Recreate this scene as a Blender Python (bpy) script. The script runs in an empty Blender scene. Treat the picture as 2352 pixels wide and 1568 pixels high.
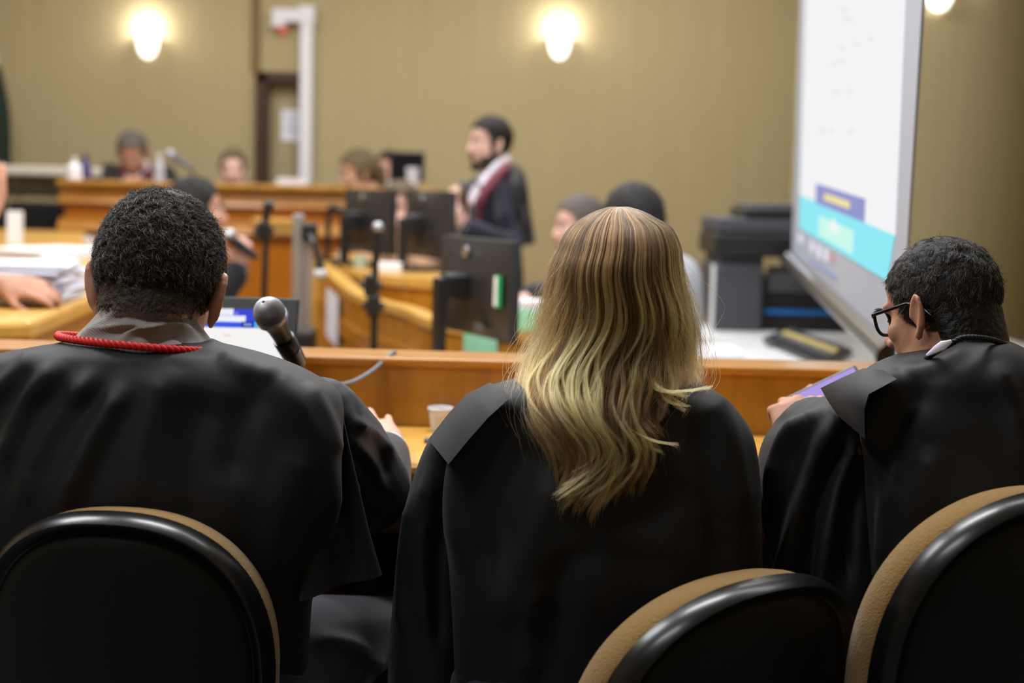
import bpy, bmesh, math, random
import numpy as np
from mathutils import Vector, Matrix
random.seed(7)
RNG = np.random.default_rng(11)
S = bpy.context.scene
COL = S.collection
PI = math.pi
R = math.radians

# ------------------------------------------------------------------ camera
W, H, F = 2352.0, 1568.0, 50.0 / 36.0 * 2352.0
CAMZ, PITCH, ROLL = 1.31, math.atan(344.0 / F), R(1.5)
CR = Matrix.Rotation(PI / 2 - PITCH, 3, 'X') @ Matrix.Rotation(ROLL, 3, 'Z')
CAM = Vector((0, 0, CAMZ))
cam = bpy.data.cameras.new('camera')
cam.lens, cam.sensor_width = 50.0, 36.0
cam.dof.use_dof = True
cam.dof.focus_distance = 1.92
cam.dof.aperture_fstop = 2.7
cam.clip_start = 0.05
camo = bpy.data.objects.new('camera', cam)
camo.matrix_world = Matrix.Translation(CAM) @ CR.to_4x4()
COL.objects.link(camo)
S.camera = camo
S.view_settings.view_transform = 'Standard'
S.view_settings.look = 'None'
S.view_settings.gamma = 1.0
S.view_settings.use_curve_mapping = False
S.view_settings.exposure = 0.0
try:
    S.cycles.max_bounces = 8
    S.cycles.transparent_max_bounces = 8
    S.cycles.sample_clamp_indirect = 6.0
    S.cycles.use_denoising = True
except Exception:
    pass

# ------------------------------------------------------------------ light
world = bpy.data.worlds.new('world')
S.world = world
world.use_nodes = True
world.node_tree.nodes['Background'].inputs[0].default_value = (0.9, 0.95, 1.0, 1)
world.node_tree.nodes['Background'].inputs[1].default_value = 0.02

CEIL = 3.35
def area(x, y, sx, sy, power, col=(0.96, 0.975, 1.0), spread=PI):
    l = bpy.data.lights.new('ceiling_lamp', 'AREA')
    l.shape = 'RECTANGLE'
    l.size, l.size_y, l.energy, l.color = sx, sy, power, col
    l.spread = spread
    o = bpy.data.objects.new('ceiling_lamp', l)
    o.location = (x, y, CEIL - 0.06)
    COL.objects.link(o)
    return o
LAMPS = [(-2.0, 2.7, 60), (-0.1, 2.7, 64), (1.4, 2.9, 16), (-2.4, 5.0, 40), (-0.4, 5.0, 42), (0.9, 5.0, 16),
         (-2.4, 7.2, 36), (-0.4, 7.2, 38), (1.0, 7.6, 28), (-1.3, 0.6, 30)]
for x, y, p in LAMPS:
    area(x, y, 1.2, 0.6, p)

# ------------------------------------------------------------------ helpers
def ray(px, py):
    return CR @ Vector(((px - W / 2) / F, (H / 2 - py) / F, -1.0))
def P(px, py, y):
    """the point seen at a pixel of the photograph, at distance y into the room"""
    d = ray(px, py)
    return CAM + d * (y / d.y)
def PZ(px, py, z):
    d = ray(px, py)
    return CAM + d * ((z - CAMZ) / d.z)
def on_plane(px, py, p0, n):
    d = ray(px, py)
    return CAM + d * ((p0 - CAM).dot(n) / d.dot(n))
CRT = np.array(CR.transposed())
def project(V):
    c = (np.asarray(V) - np.array(CAM)) @ CRT.T
    return W / 2 + F * c[:, 0] / -c[:, 2], H / 2 - F * c[:, 1] / -c[:, 2]

def lin(r, g, b):
    f = lambda c: (c / 12.92 if c <= 0.04045 else ((c + 0.055) / 1.055) ** 2.4)
    return (f(r / 255), f(g / 255), f(b / 255))

ORG = {}
def thing(name, label, cat, loc=(0, 0, 0), group=None, rz=0.0):
    o = bpy.data.objects.new(name, None)
    o.empty_display_size = 0.1
    o.location = loc
    o.rotation_euler = (0, 0, rz)
    o['label'], o['category'] = label, cat
    if group:
        o['group'] = group
    COL.objects.link(o)
    ORG[o.name] = Vector(loc)
    return o
def tag(o, label, cat, group=None):
    o['label'], o['category'] = label, cat
    if group:
        o['group'] = group
    return o
def structure(o):
    o['kind'] = 'structure'
    return o
def link(name, me, parent=None):
    o = bpy.data.objects.new(name, me)
    COL.objects.link(o)
    if parent is not None:
        o.parent = parent
        ORG[o.name] = ORG.get(parent.name, Vector((0, 0, 0)))
    return o
def dup(root, loc, rz=None, label=None, name=None):
    r = root.copy()
    COL.objects.link(r)
    r.location = loc
    if rz is not None:
        r.rotation_euler = (0, 0, rz)
    if label:
        r['label'] = label
    for ch in list(root.children):
        c = ch.copy()
        COL.objects.link(c)
        c.parent = r
        for g in list(ch.children):
            d = g.copy()
            COL.objects.link(d)
            d.parent = c
    return r

def frames(pts):
    """parallel-transport frames along a polyline"""
    pts = [Vector(p) for p in pts]
    T = []
    for i in range(len(pts)):
        a, b = pts[max(0, i - 1)], pts[min(len(pts) - 1, i + 1)]
        t = (b - a)
        T.append(t.normalized() if t.length > 1e-9 else Vector((0, 0, 1)))
    ref = Vector((1, 0, 0)) if abs(T[0].x) < 0.8 else Vector((0, 1, 0))
    u = (ref - T[0] * ref.dot(T[0])).normalized()
    out = []
    for t in T:
        u = (u - t * u.dot(t))
        u = u.normalized() if u.length > 1e-6 else t.orthogonal().normalized()
        out.append((t, u, t.cross(u)))
    return pts, out

def smooth_path(pts, n):
    """Catmull-Rom through the points"""
    p = [np.array(q, float) for q in pts]
    p = [2 * p[0] - p[1]] + p + [2 * p[-1] - p[-2]]
    out = []
    segs = len(p) - 3
    for k in range(n):
        s = k / (n - 1) * segs
        i = min(int(s), segs - 1)
        t = s - i
        a, b, c, d = p[i], p[i + 1], p[i + 2], p[i + 3]
        out.append(0.5 * ((2 * b) + (c - a) * t + (2 * a - 5 * b + 4 * c - d) * t * t + (3 * b - a - 3 * c + d) * t ** 3))
    return out

class MB:
    def __init__(s):
        s.v, s.f, s.m = [], [], []
    def add(s, V, Fc, m=0, M=None):
        k = len(s.v)
        s.v += [tuple(M @ Vector(p)) if M else tuple(p) for p in V]
        s.f += [tuple(i + k for i in q) for q in Fc]
        s.m += [m] * len(Fc)
        return s
    def box(s, c, d, M=None, m=0):
        x, y, z = d[0] / 2, d[1] / 2, d[2] / 2
        V = [Vector(c) + Vector((a * x, b * y, e * z)) for a in (-1, 1) for b in (-1, 1) for e in (-1, 1)]
        return s.add(V, [(0, 1, 3, 2), (4, 6, 7, 5), (0, 4, 5, 1), (2, 3, 7, 6), (0, 2, 6, 4), (1, 5, 7, 3)], m, M)
    def tube(s, pts, rad, n=12, m=0, M=None, side=None, cap=True):
        """rad: number or (a, b) per point; side: direction of the a radius"""
        pts, fr = frames(pts)
        V, Fc = [], []
        for i, (p, (t, u, w)) in enumerate(zip(pts, fr)):
            r = rad[i] if isinstance(rad, (list, tuple)) else rad
            a, b = r if isinstance(r, (list, tuple)) else (r, r)
            if side is not None:
                q = Vector(side) - t * Vector(side).dot(t)
                if q.length > 1e-5:
                    u = q.normalized()
                    w = t.cross(u)
            for k in range(n):
                th = 2 * PI * k / n
                V.append(p + u * (a * math.cos(th)) + w * (b * math.sin(th)))
        for i in range(len(pts) - 1):
            for k in range(n):
                Fc.append((i * n + k, i * n + (k + 1) % n, (i + 1) * n + (k + 1) % n, (i + 1) * n + k))
        if cap:
            Fc.append(tuple(reversed(range(n))))
            Fc.append(tuple((len(pts) - 1) * n + k for k in range(n)))
        return s.add(V, Fc, m, M)
    def limb(s, pts, rad, n=14, M=None, side=None):
        """tube with rounded ends, for bodies"""
        s.tube(pts, rad, n, 0, M, side)
        for p, r in ((pts[0], rad[0]), (pts[-1], rad[-1])):
            a, b = r if isinstance(r, (list, tuple)) else (r, r)
            q = min(a, b) * 0.98
            s.ell(p, (q, q, q), M, 10, 7)
        return s
    def ell(s, c, r, M=None, nu=20, nv=12, m=0, Q=None):
        V, Fc = [], []
        for j in range(nv + 1):
            ph = PI * j / nv
            for i in range(nu):
                th = 2 * PI * i / nu
                p = Vector((r[0] * math.sin(ph) * math.cos(th), r[1] * math.sin(ph) * math.sin(th), r[2] * math.cos(ph)))
                if Q is not None:
                    p = Q @ p
                V.append(p + Vector(c))
        for j in range(nv):
            for i in range(nu):
                Fc.append((j * nu + i, (j + 1) * nu + i, (j + 1) * nu + (i + 1) % nu, j * nu + (i + 1) % nu))
        return s.add(V, Fc, m, M)
    def lathe(s, prof, M=None, n=28, m=0):
        V, Fc = [], []
        for r, z in prof:
            for k in range(n):
                V.append((r * math.cos(2 * PI * k / n), r * math.sin(2 * PI * k / n), z))
        for i in range(len(prof) - 1):
            for k in range(n):
                Fc.append((i * n + k, i * n + (k + 1) % n, (i + 1) * n + (k + 1) % n, (i + 1) * n + k))
        return s.add(V, Fc, m, M)
    def loft(s, rings, m=0, cap=True):
        n = len(rings[0])
        V = [p for r in rings for p in r]
        Fc = []
        for i in range(len(rings) - 1):
            for k in range(n):
                Fc.append((i * n + k, i * n + (k + 1) % n, (i + 1) * n + (k + 1) % n, (i + 1) * n + k))
        if cap:
            Fc.append(tuple(reversed(range(n))))
            Fc.append(tuple((len(rings) - 1) * n + k for k in range(n)))
        return s.add(V, Fc, m)
    def prism(s, poly, d, m=0):
        """polygon of 3D points pushed along vector d"""
        n = len(poly)
        V = [Vector(p) for p in poly] + [Vector(p) + Vector(d) for p in poly]
        Fc = [tuple(range(n)), tuple(reversed(range(n, 2 * n)))]
        Fc += [(i, i + n, (i + 1) % n + n, (i + 1) % n) for i in range(n)]
        return s.add(V, Fc, m)
    def sheet(s, rows, th, d=(0, 1, 0), m=0):
        """a grid of points given a thickness along d"""
        nr, nc = len(rows), len(rows[0])
        A = [Vector(p) for r in rows for p in r]
        V = A + [p + Vector(d) * th for p in A]
        N = nr * nc
        Fc = []
        for i in range(nr - 1):
            for k in range(nc - 1):
                a, b, c, e = i * nc + k, i * nc + k + 1, (i + 1) * nc + k + 1, (i + 1) * nc + k
                Fc += [(a, b, c, e), (a + N, e + N, c + N, b + N)]
        for k in range(nc - 1):
            Fc += [(k, k + N, k + 1 + N, k + 1), ((nr - 1) * nc + k + 1, (nr - 1) * nc + k + 1 + N, (nr - 1) * nc + k + N, (nr - 1) * nc + k)]
        for i in range(nr - 1):
            Fc += [((i + 1) * nc, (i + 1) * nc + N, i * nc + N, i * nc), (i * nc + nc - 1, i * nc + nc - 1 + N, (i + 1) * nc + nc - 1 + N, (i + 1) * nc + nc - 1)]
        return s.add(V, Fc, m)
    def mesh(s, name='m', off=None, smooth=True):
        me = bpy.data.meshes.new(name)
        o = off or Vector((0, 0, 0))
        me.from_pydata([(a - o.x, b - o.y, c - o.z) for a, b, c in s.v], [], s.f)
        bm = bmesh.new()
        bm.from_mesh(me)
        for f, mi in zip(bm.faces, s.m):
            f.material_index = mi
            f.smooth = smooth
        bmesh.ops.remove_doubles(bm, verts=bm.verts, dist=1e-6)
        bmesh.ops.recalc_face_normals(bm, faces=bm.faces)
        bm.to_mesh(me)
        bm.free()
        return me
    def build(s, name, mats, parent=None, smooth=True, bevel=0.0, local=False, angle=35):
        off = None if (parent is None or local) else ORG.get(parent.name)
        me = s.mesh(name, off, smooth)
        for q in (mats if isinstance(mats, (list, tuple)) else [mats]):
            me.materials.append(q)
        o = link(name, me, parent)
        if smooth:
            try:
                me.set_sharp_from_angle(angle=R(angle))
            except Exception:
                pass
        if bevel:
            b = o.modifiers.new('edge', 'BEVEL')
            b.width, b.segments, b.limit_method, b.angle_limit = bevel, 2, 'ANGLE', R(40)
        return o

def voxel_mesh(mb, size, smooth=6):
    """closed overlapping shapes -> one continuous skin"""
    me = mb.mesh('tmp')
    ob = bpy.data.objects.new('tmp', me)
    COL.objects.link(ob)
    q = ob.modifiers.new('r', 'REMESH')
    q.mode, q.voxel_size, q.adaptivity = 'VOXEL', size, 0.0
    if smooth:
        k = ob.modifiers.new('s', 'SMOOTH')
        k.factor, k.iterations = 0.5, smooth
    dg = bpy.context.evaluated_depsgraph_get()
    out = bpy.data.meshes.new_from_object(ob.evaluated_get(dg))
    bpy.data.objects.remove(ob)
    bpy.data.meshes.remove(me)
    return out
def get_co(me):
    a = np.empty(len(me.vertices) * 3)
    me.vertices.foreach_get('co', a)
    return a.reshape(-1, 3)
def get_no(me):
    a = np.empty(len(me.vertices) * 3)
    me.vertices.foreach_get('normal', a)
    return a.reshape(-1, 3)
def set_co(me, V):
    me.vertices.foreach_set('co', np.ascontiguousarray(V, dtype=float).ravel())
    me.update()
def skin(mb, name, mat, parent, size, smooth=6, warp=None):
    me = voxel_mesh(mb, size, smooth)
    if warp is not None:
        set_co(me, warp(get_co(me), get_no(me)))
    o = ORG.get(parent.name, Vector((0, 0, 0))) if parent else Vector((0, 0, 0))
    set_co(me, get_co(me) - np.array(o))
    me.polygons.foreach_set('use_smooth', [True] * len(me.polygons))
    me.materials.clear()
    for q in (mat if isinstance(mat, (list, tuple)) else [mat]):
        me.materials.append(q)
    me.name = name
    return link(name, me, parent)

def folds(lines, facing=True, extra=None):
    """creases given as pixel polylines with a width and a height, pushed into the cloth itself"""
    def warp(V, N):
        px, py = project(V)
        disp = np.zeros(len(V))
        for pts, w, amp in lines:
            pts = np.array(smooth_path([(a, b) for a, b in pts], 24)) if len(pts) > 2 else np.array(pts, float)
            best = np.full(len(V), 1e9)
            tt = np.zeros(len(V))
            n = len(pts) - 1
            for i in range(n):
                a, b = pts[i], pts[i + 1]
                ab = b - a
                t = np.clip(((px - a[0]) * ab[0] + (py - a[1]) * ab[1]) / max(ab @ ab, 1e-9), 0, 1)
                d = np.hypot(px - a[0] - t * ab[0], py - a[1] - t * ab[1])
                k = d < best
                best[k] = d[k]
                tt[k] = (i + t[k]) / n
            prof = np.exp(-(best / w) ** 2)
            disp += 1.5 * amp * prof * np.clip(np.minimum(tt, 1 - tt) * 5 + 0.15, 0, 1)
        if extra is not None:
            disp += extra(V, px, py)
        fac = np.clip(-N[:, 1] * 2.0 + 0.45, 0, 1) if facing else 1.0
        return V + N * (disp * fac)[:, None]
    return warp

def px_ring(row, n=56, pw=2.3):
    """horizontal section of a garment: pixel row, left and right edge, distance, half depth"""
    py, xl, xr, y, hd = row[:5]
    A, B = P(xl, py, y), P(xr, py, y)
    c, e = (A + B) / 2, (B - A) / 2
    out = []
    for k in range(n):
        th = 2 * PI * k / n
        cs, sn = math.cos(th), math.sin(th)
        out.append(c + e * (math.copysign(abs(cs) ** (2 / pw), cs)) + Vector((0, hd * math.copysign(abs(sn) ** (2 / pw), sn), 0)))
    return out
def loft_px(mb, rows, n=56, pw=2.3):
    R_ = np.array(rows, float)
    fine = []
    k = max(len(rows) * 4, 24)
    for p in smooth_path([tuple(r) for r in R_], k):
        fine.append(p)
    mb.loft([px_ring(r, n, pw) for r in fine])

# ------------------------------------------------------------------ materials
def mat(name, col, rough=0.5, spec=0.5, metal=0.0, bump=0.0, scale=60.0, stretch=(1, 1, 1), var=0.0, vscale=6.0, sheen=0.0,
        coat=0.0, emit=None, estr=1.0, alpha=1.0, trans=0.0, sss=0.0, detail=4.0, wave=None):
    m = bpy.data.materials.new(name)
    m.use_nodes = True
    nt = m.node_tree
    b = nt.nodes['Principled BSDF']
    I = b.inputs
    I['Base Color'].default_value = (*col, 1)
    I['Roughness'].default_value = rough
    I['Specular IOR Level'].default_value = spec
    I['Metallic'].default_value = metal
    I['Sheen Weight'].default_value = sheen
    I['Sheen Roughness'].default_value = 0.5
    I['Coat Weight'].default_value = coat
    I['Coat Roughness'].default_value = 0.12
    I['Alpha'].default_value = alpha
    I['Transmission Weight'].default_value = trans
    if sss:
        I['Subsurface Weight'].default_value = sss
        I['Subsurface Radius'].default_value = (0.012, 0.005, 0.003)
        I['Subsurface Scale'].default_value = 0.6
    if emit:
        I['Emission Color'].default_value = (*emit, 1)
        I['Emission Strength'].default_value = estr
    tc = nt.nodes.new('ShaderNodeTexCoord')
    mp = nt.nodes.new('ShaderNodeMapping')
    mp.inputs['Scale'].default_value = stretch
    nt.links.new(tc.outputs['Object'], mp.inputs['Vector'])
    if var:
        n = nt.nodes.new('ShaderNodeTexNoise')
        n.inputs['Scale'].default_value = vscale
        n.inputs['Detail'].default_value = detail
        nt.links.new(mp.outputs[0], n.inputs['Vector'])
        r = nt.nodes.new('ShaderNodeValToRGB')
        r.color_ramp.elements[0].position, r.color_ramp.elements[1].position = 0.3, 0.7
        r.color_ramp.elements[0].color = (*[c * (1 - var) for c in col], 1)
        r.color_ramp.elements[1].color = (*[min(1, c * (1 + var)) for c in col], 1)
        nt.links.new(n.outputs[0], r.inputs[0])
        nt.links.new(r.outputs[0], I['Base Color'])
    if wave:
        # fine woven stripes
        ax, sc, c2 = wave
        w = nt.nodes.new('ShaderNodeTexWave')
        w.bands_direction = ax
        w.inputs['Scale'].default_value = sc
        nt.links.new(tc.outputs['Object'], w.inputs['Vector'])
        x = nt.nodes.new('ShaderNodeMix')
        x.data_type = 'RGBA'
        x.inputs['A'].default_value = (*col, 1)
        x.inputs['B'].default_value = (*c2, 1)
        nt.links.new(w.outputs['Fac'], x.inputs['Factor'])
        nt.links.new(x.outputs['Result'], I['Base Color'])
    if bump:
        n2 = nt.nodes.new('ShaderNodeTexNoise')
        n2.inputs['Scale'].default_value = scale
        n2.inputs['Detail'].default_value = 3.0
        nt.links.new(mp.outputs[0], n2.inputs['Vector'])
        bp = nt.nodes.new('ShaderNodeBump')
        bp.inputs['Strength'].default_value = bump
        bp.inputs['Distance'].default_value = 0.01
        nt.links.new(n2.outputs[0], bp.inputs['Height'])
        nt.links.new(bp.outputs[0], I['Normal'])
    return m
def glow(name, col, strength=1.0):
    m = bpy.data.materials.new(name)
    m.use_nodes = True
    nt = m.node_tree
    nt.nodes.clear()
    o = nt.nodes.new('ShaderNodeOutputMaterial')
    e = nt.nodes.new('ShaderNodeEmission')
    e.inputs[0].default_value = (*col, 1)
    e.inputs[1].default_value = strength
    nt.links.new(e.outputs[0], o.inputs[0])
    return m

M_WALL = mat('wall_fabric', lin(172, 156, 118), 0.9, 0.15, var=0.05, vscale=9, stretch=(4, 4, 0.12), bump=0.15, scale=150)
M_CEIL = mat('ceiling_white', lin(225, 222, 214), 0.9, 0.2, var=0.02)
M_FLOOR = mat('floor_grey', lin(84, 85, 88), 0.6, 0.4, var=0.15, vscale=3)
M_WOOD = mat('varnished_wood', lin(172, 114, 36), 0.3, 0.5, var=0.22, vscale=5, stretch=(1, 6, 6), coat=0.35, detail=8)
M_WOODV = mat('varnished_wood_upright', lin(184, 124, 34), 0.3, 0.5, var=0.22, vscale=5, stretch=(7, 7, 0.7), coat=0.35, detail=8)
M_WOODL = mat('pale_wood_top', lin(214, 164, 78), 0.35, 0.5, var=0.15, vscale=5, stretch=(1, 7, 7), coat=0.25, detail=8)
M_WOODR = mat('red_brown_wood', lin(170, 120, 42), 0.28, 0.5, var=0.25, vscale=4, stretch=(6, 6, 0.8), coat=0.4, detail=8)
M_MAHOG = mat('dark_mahogany', lin(70, 28, 18), 0.4, 0.4, var=0.25, vscale=4, stretch=(6, 6, 0.8), coat=0.2)
M_DOORF = mat('dark_door_frame', lin(62, 34, 20), 0.5, 0.4, var=0.15)
M_PIPE = mat('white_conduit', lin(222, 222, 226), 0.4, 0.5)
M_CREAM = mat('cream_rail', lin(214, 206, 190), 0.5, 0.4)
M_DKPAN = mat('dark_brown_panel', lin(58, 48, 24), 0.6, 0.3, var=0.2)
M_BLACKP = mat('black_plastic', lin(24, 24, 26), 0.42, 0.5, bump=0.05, scale=400)
M_BLACKG = mat('gloss_black_plastic', lin(10, 10, 11), 0.30, 0.45, coat=0.1)
M_SHELL = mat('black_chair_shell', lin(13, 13, 13), 0.5, 0.35, bump=0.12, scale=300)
M_MUST = mat('mustard_chair_fabric', lin(150, 118, 66), 0.9, 0.2, bump=0.35, scale=350, sheen=0.25, wave=('DIAGONAL', 130, lin(128, 98, 52)))
M_CHROME = mat('steel', (0.55, 0.55, 0.56), 0.28, 0.5, metal=1.0)
M_ALU = mat('aluminium', lin(176, 172, 168), 0.4, 0.5, metal=0.6)
M_GREYM = mat('grey_plastic', lin(96, 98, 104), 0.45, 0.5)
M_MONB = mat('monitor_back', lin(44, 44, 46), 0.34, 0.55, bump=0.05, scale=300)
M_SCRD = mat('dark_screen', lin(16, 18, 24), 0.15, 0.6)
M_PAPER = mat('white_paper', lin(240, 240, 246), 0.8, 0.2, var=0.03, vscale=20)
M_PAPERB = mat('bluish_paper', lin(222, 224, 238), 0.8, 0.2, var=0.05, vscale=30, stretch=(1, 1, 30))
M_GREENF = mat('mint_folder', lin(160, 226, 190), 0.6, 0.3)
M_GREENS = mat('green_sticker', lin(40, 170, 100), 0.5, 0.3)
M_ROBE = mat('black_gown_cloth', lin(28, 28, 31), 0.6, 0.3, bump=0.035, scale=1600, sheen=0.05, var=0.06, vscale=8)
M_ROBE2 = mat('black_sleeve_cloth', lin(36, 39, 45), 0.6, 0.3, bump=0.035, scale=1600, sheen=0.07, var=0.06, vscale=8)
M_SUIT = mat('navy_suit_cloth', lin(36, 36, 52), 0.75, 0.3, sheen=0.2)
M_BLKSUIT = mat('black_suit_cloth', lin(30, 30, 33), 0.75, 0.3, sheen=0.2)
M_TROUS = mat('charcoal_trousers', lin(40, 44, 52), 0.8, 0.25, bump=0.1, scale=400, sheen=0.2)
M_MAROON = mat('maroon_satin', lin(112, 36, 52), 0.55, 0.4)
M_SHIRTW = mat('white_shirt', lin(232, 230, 244), 0.8, 0.2)
M_SHIRTB = mat('pale_blue_shirt', lin(214, 224, 240), 0.8, 0.2)
M_SHIRTG = mat('grey_striped_shirt', lin(176, 172, 168), 0.85, 0.2, bump=0.1, scale=300, wave=('DIAGONAL', 150, lin(146, 144, 142)))
M_GREYTOP = mat('light_grey_top', lin(186, 186, 192), 0.8, 0.2)
M_RED = mat('red_cord', lin(214, 34, 30), 0.5, 0.4, bump=0.1, scale=900)
M_BLKCORD = mat('black_cord', lin(14, 14, 15), 0.5, 0.4)
M_SKIN = mat('skin', lin(206, 156, 132), 0.5, 0.4, sss=0.15, var=0.06, vscale=30, bump=0.06, scale=260)
M_SKIN2 = mat('skin_tan', lin(190, 138, 112), 0.5, 0.4, sss=0.15, var=0.06, vscale=30)
M_SKINP = mat('skin_pale', lin(226, 182, 164), 0.5, 0.4, sss=0.15, var=0.05, vscale=30)
M_HAIRB = mat('black_hair_base', lin(26, 23, 21), 0.6, 0.3, bump=0.6, scale=120)
M_HAIRD = mat('dark_brown_hair', lin(52, 42, 34), 0.6, 0.3, bump=0.6, scale=120)
M_HAIRG = mat('greying_hair', lin(92, 84, 80), 0.6, 0.3, bump=0.6, scale=120)
M_HAIRBR = mat('brown_hair', lin(96, 80, 56), 0.55, 0.3, bump=0.6, scale=120)
M_HAIRU = mat('brown_under_hair', lin(74, 54, 36), 0.7, 0.2, bump=0.6, scale=160, stretch=(3, 3, 0.3))
M_EYEW = mat('eye_white', lin(225, 220, 215), 0.2, 0.5)
M_EYED = mat('eye_dark', lin(30, 20, 15), 0.2, 0.5)
M_LIP = mat('lip', lin(170, 100, 92), 0.5, 0.4)
M_CUP = mat('translucent_cup', lin(232, 232, 240), 0.35, 0.5, trans=0.25)
M_DRINK = mat('milky_drink', lin(226, 222, 214), 0.5, 0.4)
M_BOTTLE = mat('clear_bottle', lin(222, 226, 236), 0.2, 0.5, trans=0.45)
M_BLUECAP = mat('blue_cap', lin(58, 54, 110), 0.5, 0.4)
M_CABLE = mat('grey_cable', lin(112, 114, 120), 0.5, 0.4)
M_KEYS = mat('yellow_keys', lin(226, 206, 130), 0.5, 0.3)
M_TABLEW = mat('white_table_top', lin(226, 226, 226), 0.4, 0.5)
M_SCREENG = mat('grey_screen_cloth', lin(164, 169, 180), 0.7, 0.3)
M_PRN = mat('printer_charcoal', lin(72, 73, 80), 0.5, 0.4)
M_PRND = mat('printer_black', lin(26, 26, 29), 0.4, 0.5)
M_BLUEST = mat('blue_strip', lin(30, 110, 190), 0.5, 0.4)
M_FLAG = mat('dark_green_cloth', lin(24, 38, 26), 0.85, 0.2, sheen=0.2)
M_SHADE = mat('lit_sconce_glass', lin(250, 250, 248), 0.4, 0.4, emit=(1.0, 0.97, 0.92), estr=2.2)
M_GRILLE = mat('silver_grille', lin(176, 176, 180), 0.35, 0.5, metal=0.8)
M_GRILLEI = mat('grille_foam', lin(74, 72, 70), 0.9, 0.2)
M_LENS = mat('spectacle_glass', (1, 1, 1), 0.05, 0.5, alpha=0.12)
M_REDL = glow('red_signal_lamp', (1.0, 0.12, 0.08), 0.9)
# ------------------------------------------------------------------ figures
def add_head(mb, M, female=False):
    e = lambda c, r, Q=None, nu=18, nv=12: mb.ell(c, r, M, nu, nv, 0, Q)
    e((0, -0.012, 0.030), (0.075, 0.096, 0.088), None, 28, 18)
    e((0, 0.034, -0.028), (0.062, 0.060, 0.082))
    e((0, 0.046, 0.045), (0.057, 0.036, 0.046))
    e((0, 0.066, -0.098), (0.030, 0.026, 0.022))
    for s in (-1, 1):
        e((s * 0.044, 0.022, -0.072), (0.020, 0.042, 0.030))
        e((s * 0.036, 0.062, -0.022), (0.024, 0.022, 0.022))
        e((s * 0.011, 0.100, -0.033), (0.009, 0.010, 0.008), None, 10, 8)
        # ear: leaf, rim and lobe, standing off the head
        Q = Matrix.Rotation(s * R(24), 3, 'Z')
        e((s * 0.080, -0.006, -0.012), (0.006, 0.017, 0.030), Q, 12, 10)
        rim = []
        for k in range(9):
            a = R(-70 + k * 32)
            q = Q @ Vector((0.004 * s, -0.018 * math.cos(a - R(35)), 0.032 * math.sin(a)))
            rim.append(Vector((s * 0.083, -0.006, -0.012)) + q)
        mb.tube(rim, 0.0050, 8, 0, M)
        e((s * 0.079, 0.003, -0.043), (0.006, 0.009, 0.011), None, 10, 8)
    mb.tube([(-0.046, 0.074, 0.024), (-0.022, 0.088, 0.027), (0, 0.089, 0.022), (0.022, 0.088, 0.027), (0.046, 0.074, 0.024)], 0.008, 8, 0, M)
    mb.tube([(0, 0.087, 0.018), (0, 0.099, -0.006), (0, 0.110, -0.027), (0, 0.100, -0.036)], [0.007, 0.009, 0.012, 0.008], 10, 0, M)
    e((0, 0.090, -0.060), (0.022, 0.010, 0.006), None, 12, 8)
    e((0, 0.088, -0.071), (0.019, 0.010, 0.007), None, 12, 8)

def add_hand(mb, M, right=True, curl=(25, 30, 20), thumb=25, spread=4):
    """wrist at the origin, fingers along +Y, back of the hand towards +Z"""
    s = -1 if right else 1
    mb.limb([(0, -0.01, 0), (0, 0.03, 0.001), (s * 0.002, 0.075, 0.0)], [(0.026, 0.018), (0.038, 0.017), (0.041, 0.013)], 14, M, (1, 0, 0))
    for i in range(4):
        x = (-0.030 + 0.020 * i) * (1 if right else -1)
        L = (0.070, 0.078, 0.073, 0.056)[i]
        c = curl[i] if isinstance(curl[0], (tuple, list)) else curl
        base = Vector((x, 0.080 - (0.004 if i in (0, 3) else 0) - (0.006 if i == 3 else 0), 0.001))
        a, az = 0.0, R((i - 1.5) * spread) * (1 if right else -1)
        pts, p = [base], base
        for k, fr in enumerate((0.46, 0.30, 0.24)):
            a += R(c[k])
            d = Vector((math.sin(az), math.cos(az), 0)) * math.cos(a) + Vector((0, 0, -1)) * math.sin(a)
            p = p + d * (L * fr)
            pts.append(p)
        r0 = (0.0085, 0.009, 0.0085, 0.0073)[i]
        mb.limb([base - Vector((0, 0.018, 0))] + pts, [r0 * 1.05, r0 * 1.12, r0, r0 * 0.95, r0 * 0.78], 10, M)
    t0 = Vector((s * 0.026, 0.020, -0.004))
    d1 = Vector((s * 0.75, 0.62, -0.22)).normalized()
    t1 = t0 + d1 * 0.042
    d2 = Vector((s * (0.75 - thumb / 45), 0.85, -0.35)).normalized()
    t2 = t1 + d2 * 0.032
    mb.limb([t0, t1, t2, t2 + d2 * 0.024], [0.014, 0.0105, 0.0095, 0.0075], 10, M)

def hand_frame(wrist, tip_dir, up):
    y = Vector(tip_dir).normalized()
    z = Vector(up)
    z = (z - y * z.dot(y)).normalized()
    x = y.cross(z)
    return Matrix((x, y, z)).transposed().to_4x4().copy() if False else Matrix.Translation(Vector(wrist)) @ Matrix((x, y, z)).transposed().to_4x4()

def head_frame(c, fwd, pitch=0.0, roll=0.0, s=1.0):
    yaw = math.atan2(-fwd[0], fwd[1])
    return (Matrix.Translation(Vector(c)) @ Matrix.Rotation(yaw, 4, 'Z') @ Matrix.Rotation(R(-pitch), 4, 'X')
            @ Matrix.Rotation(R(roll), 4, 'Y') @ Matrix.Scale(s, 4))

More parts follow.
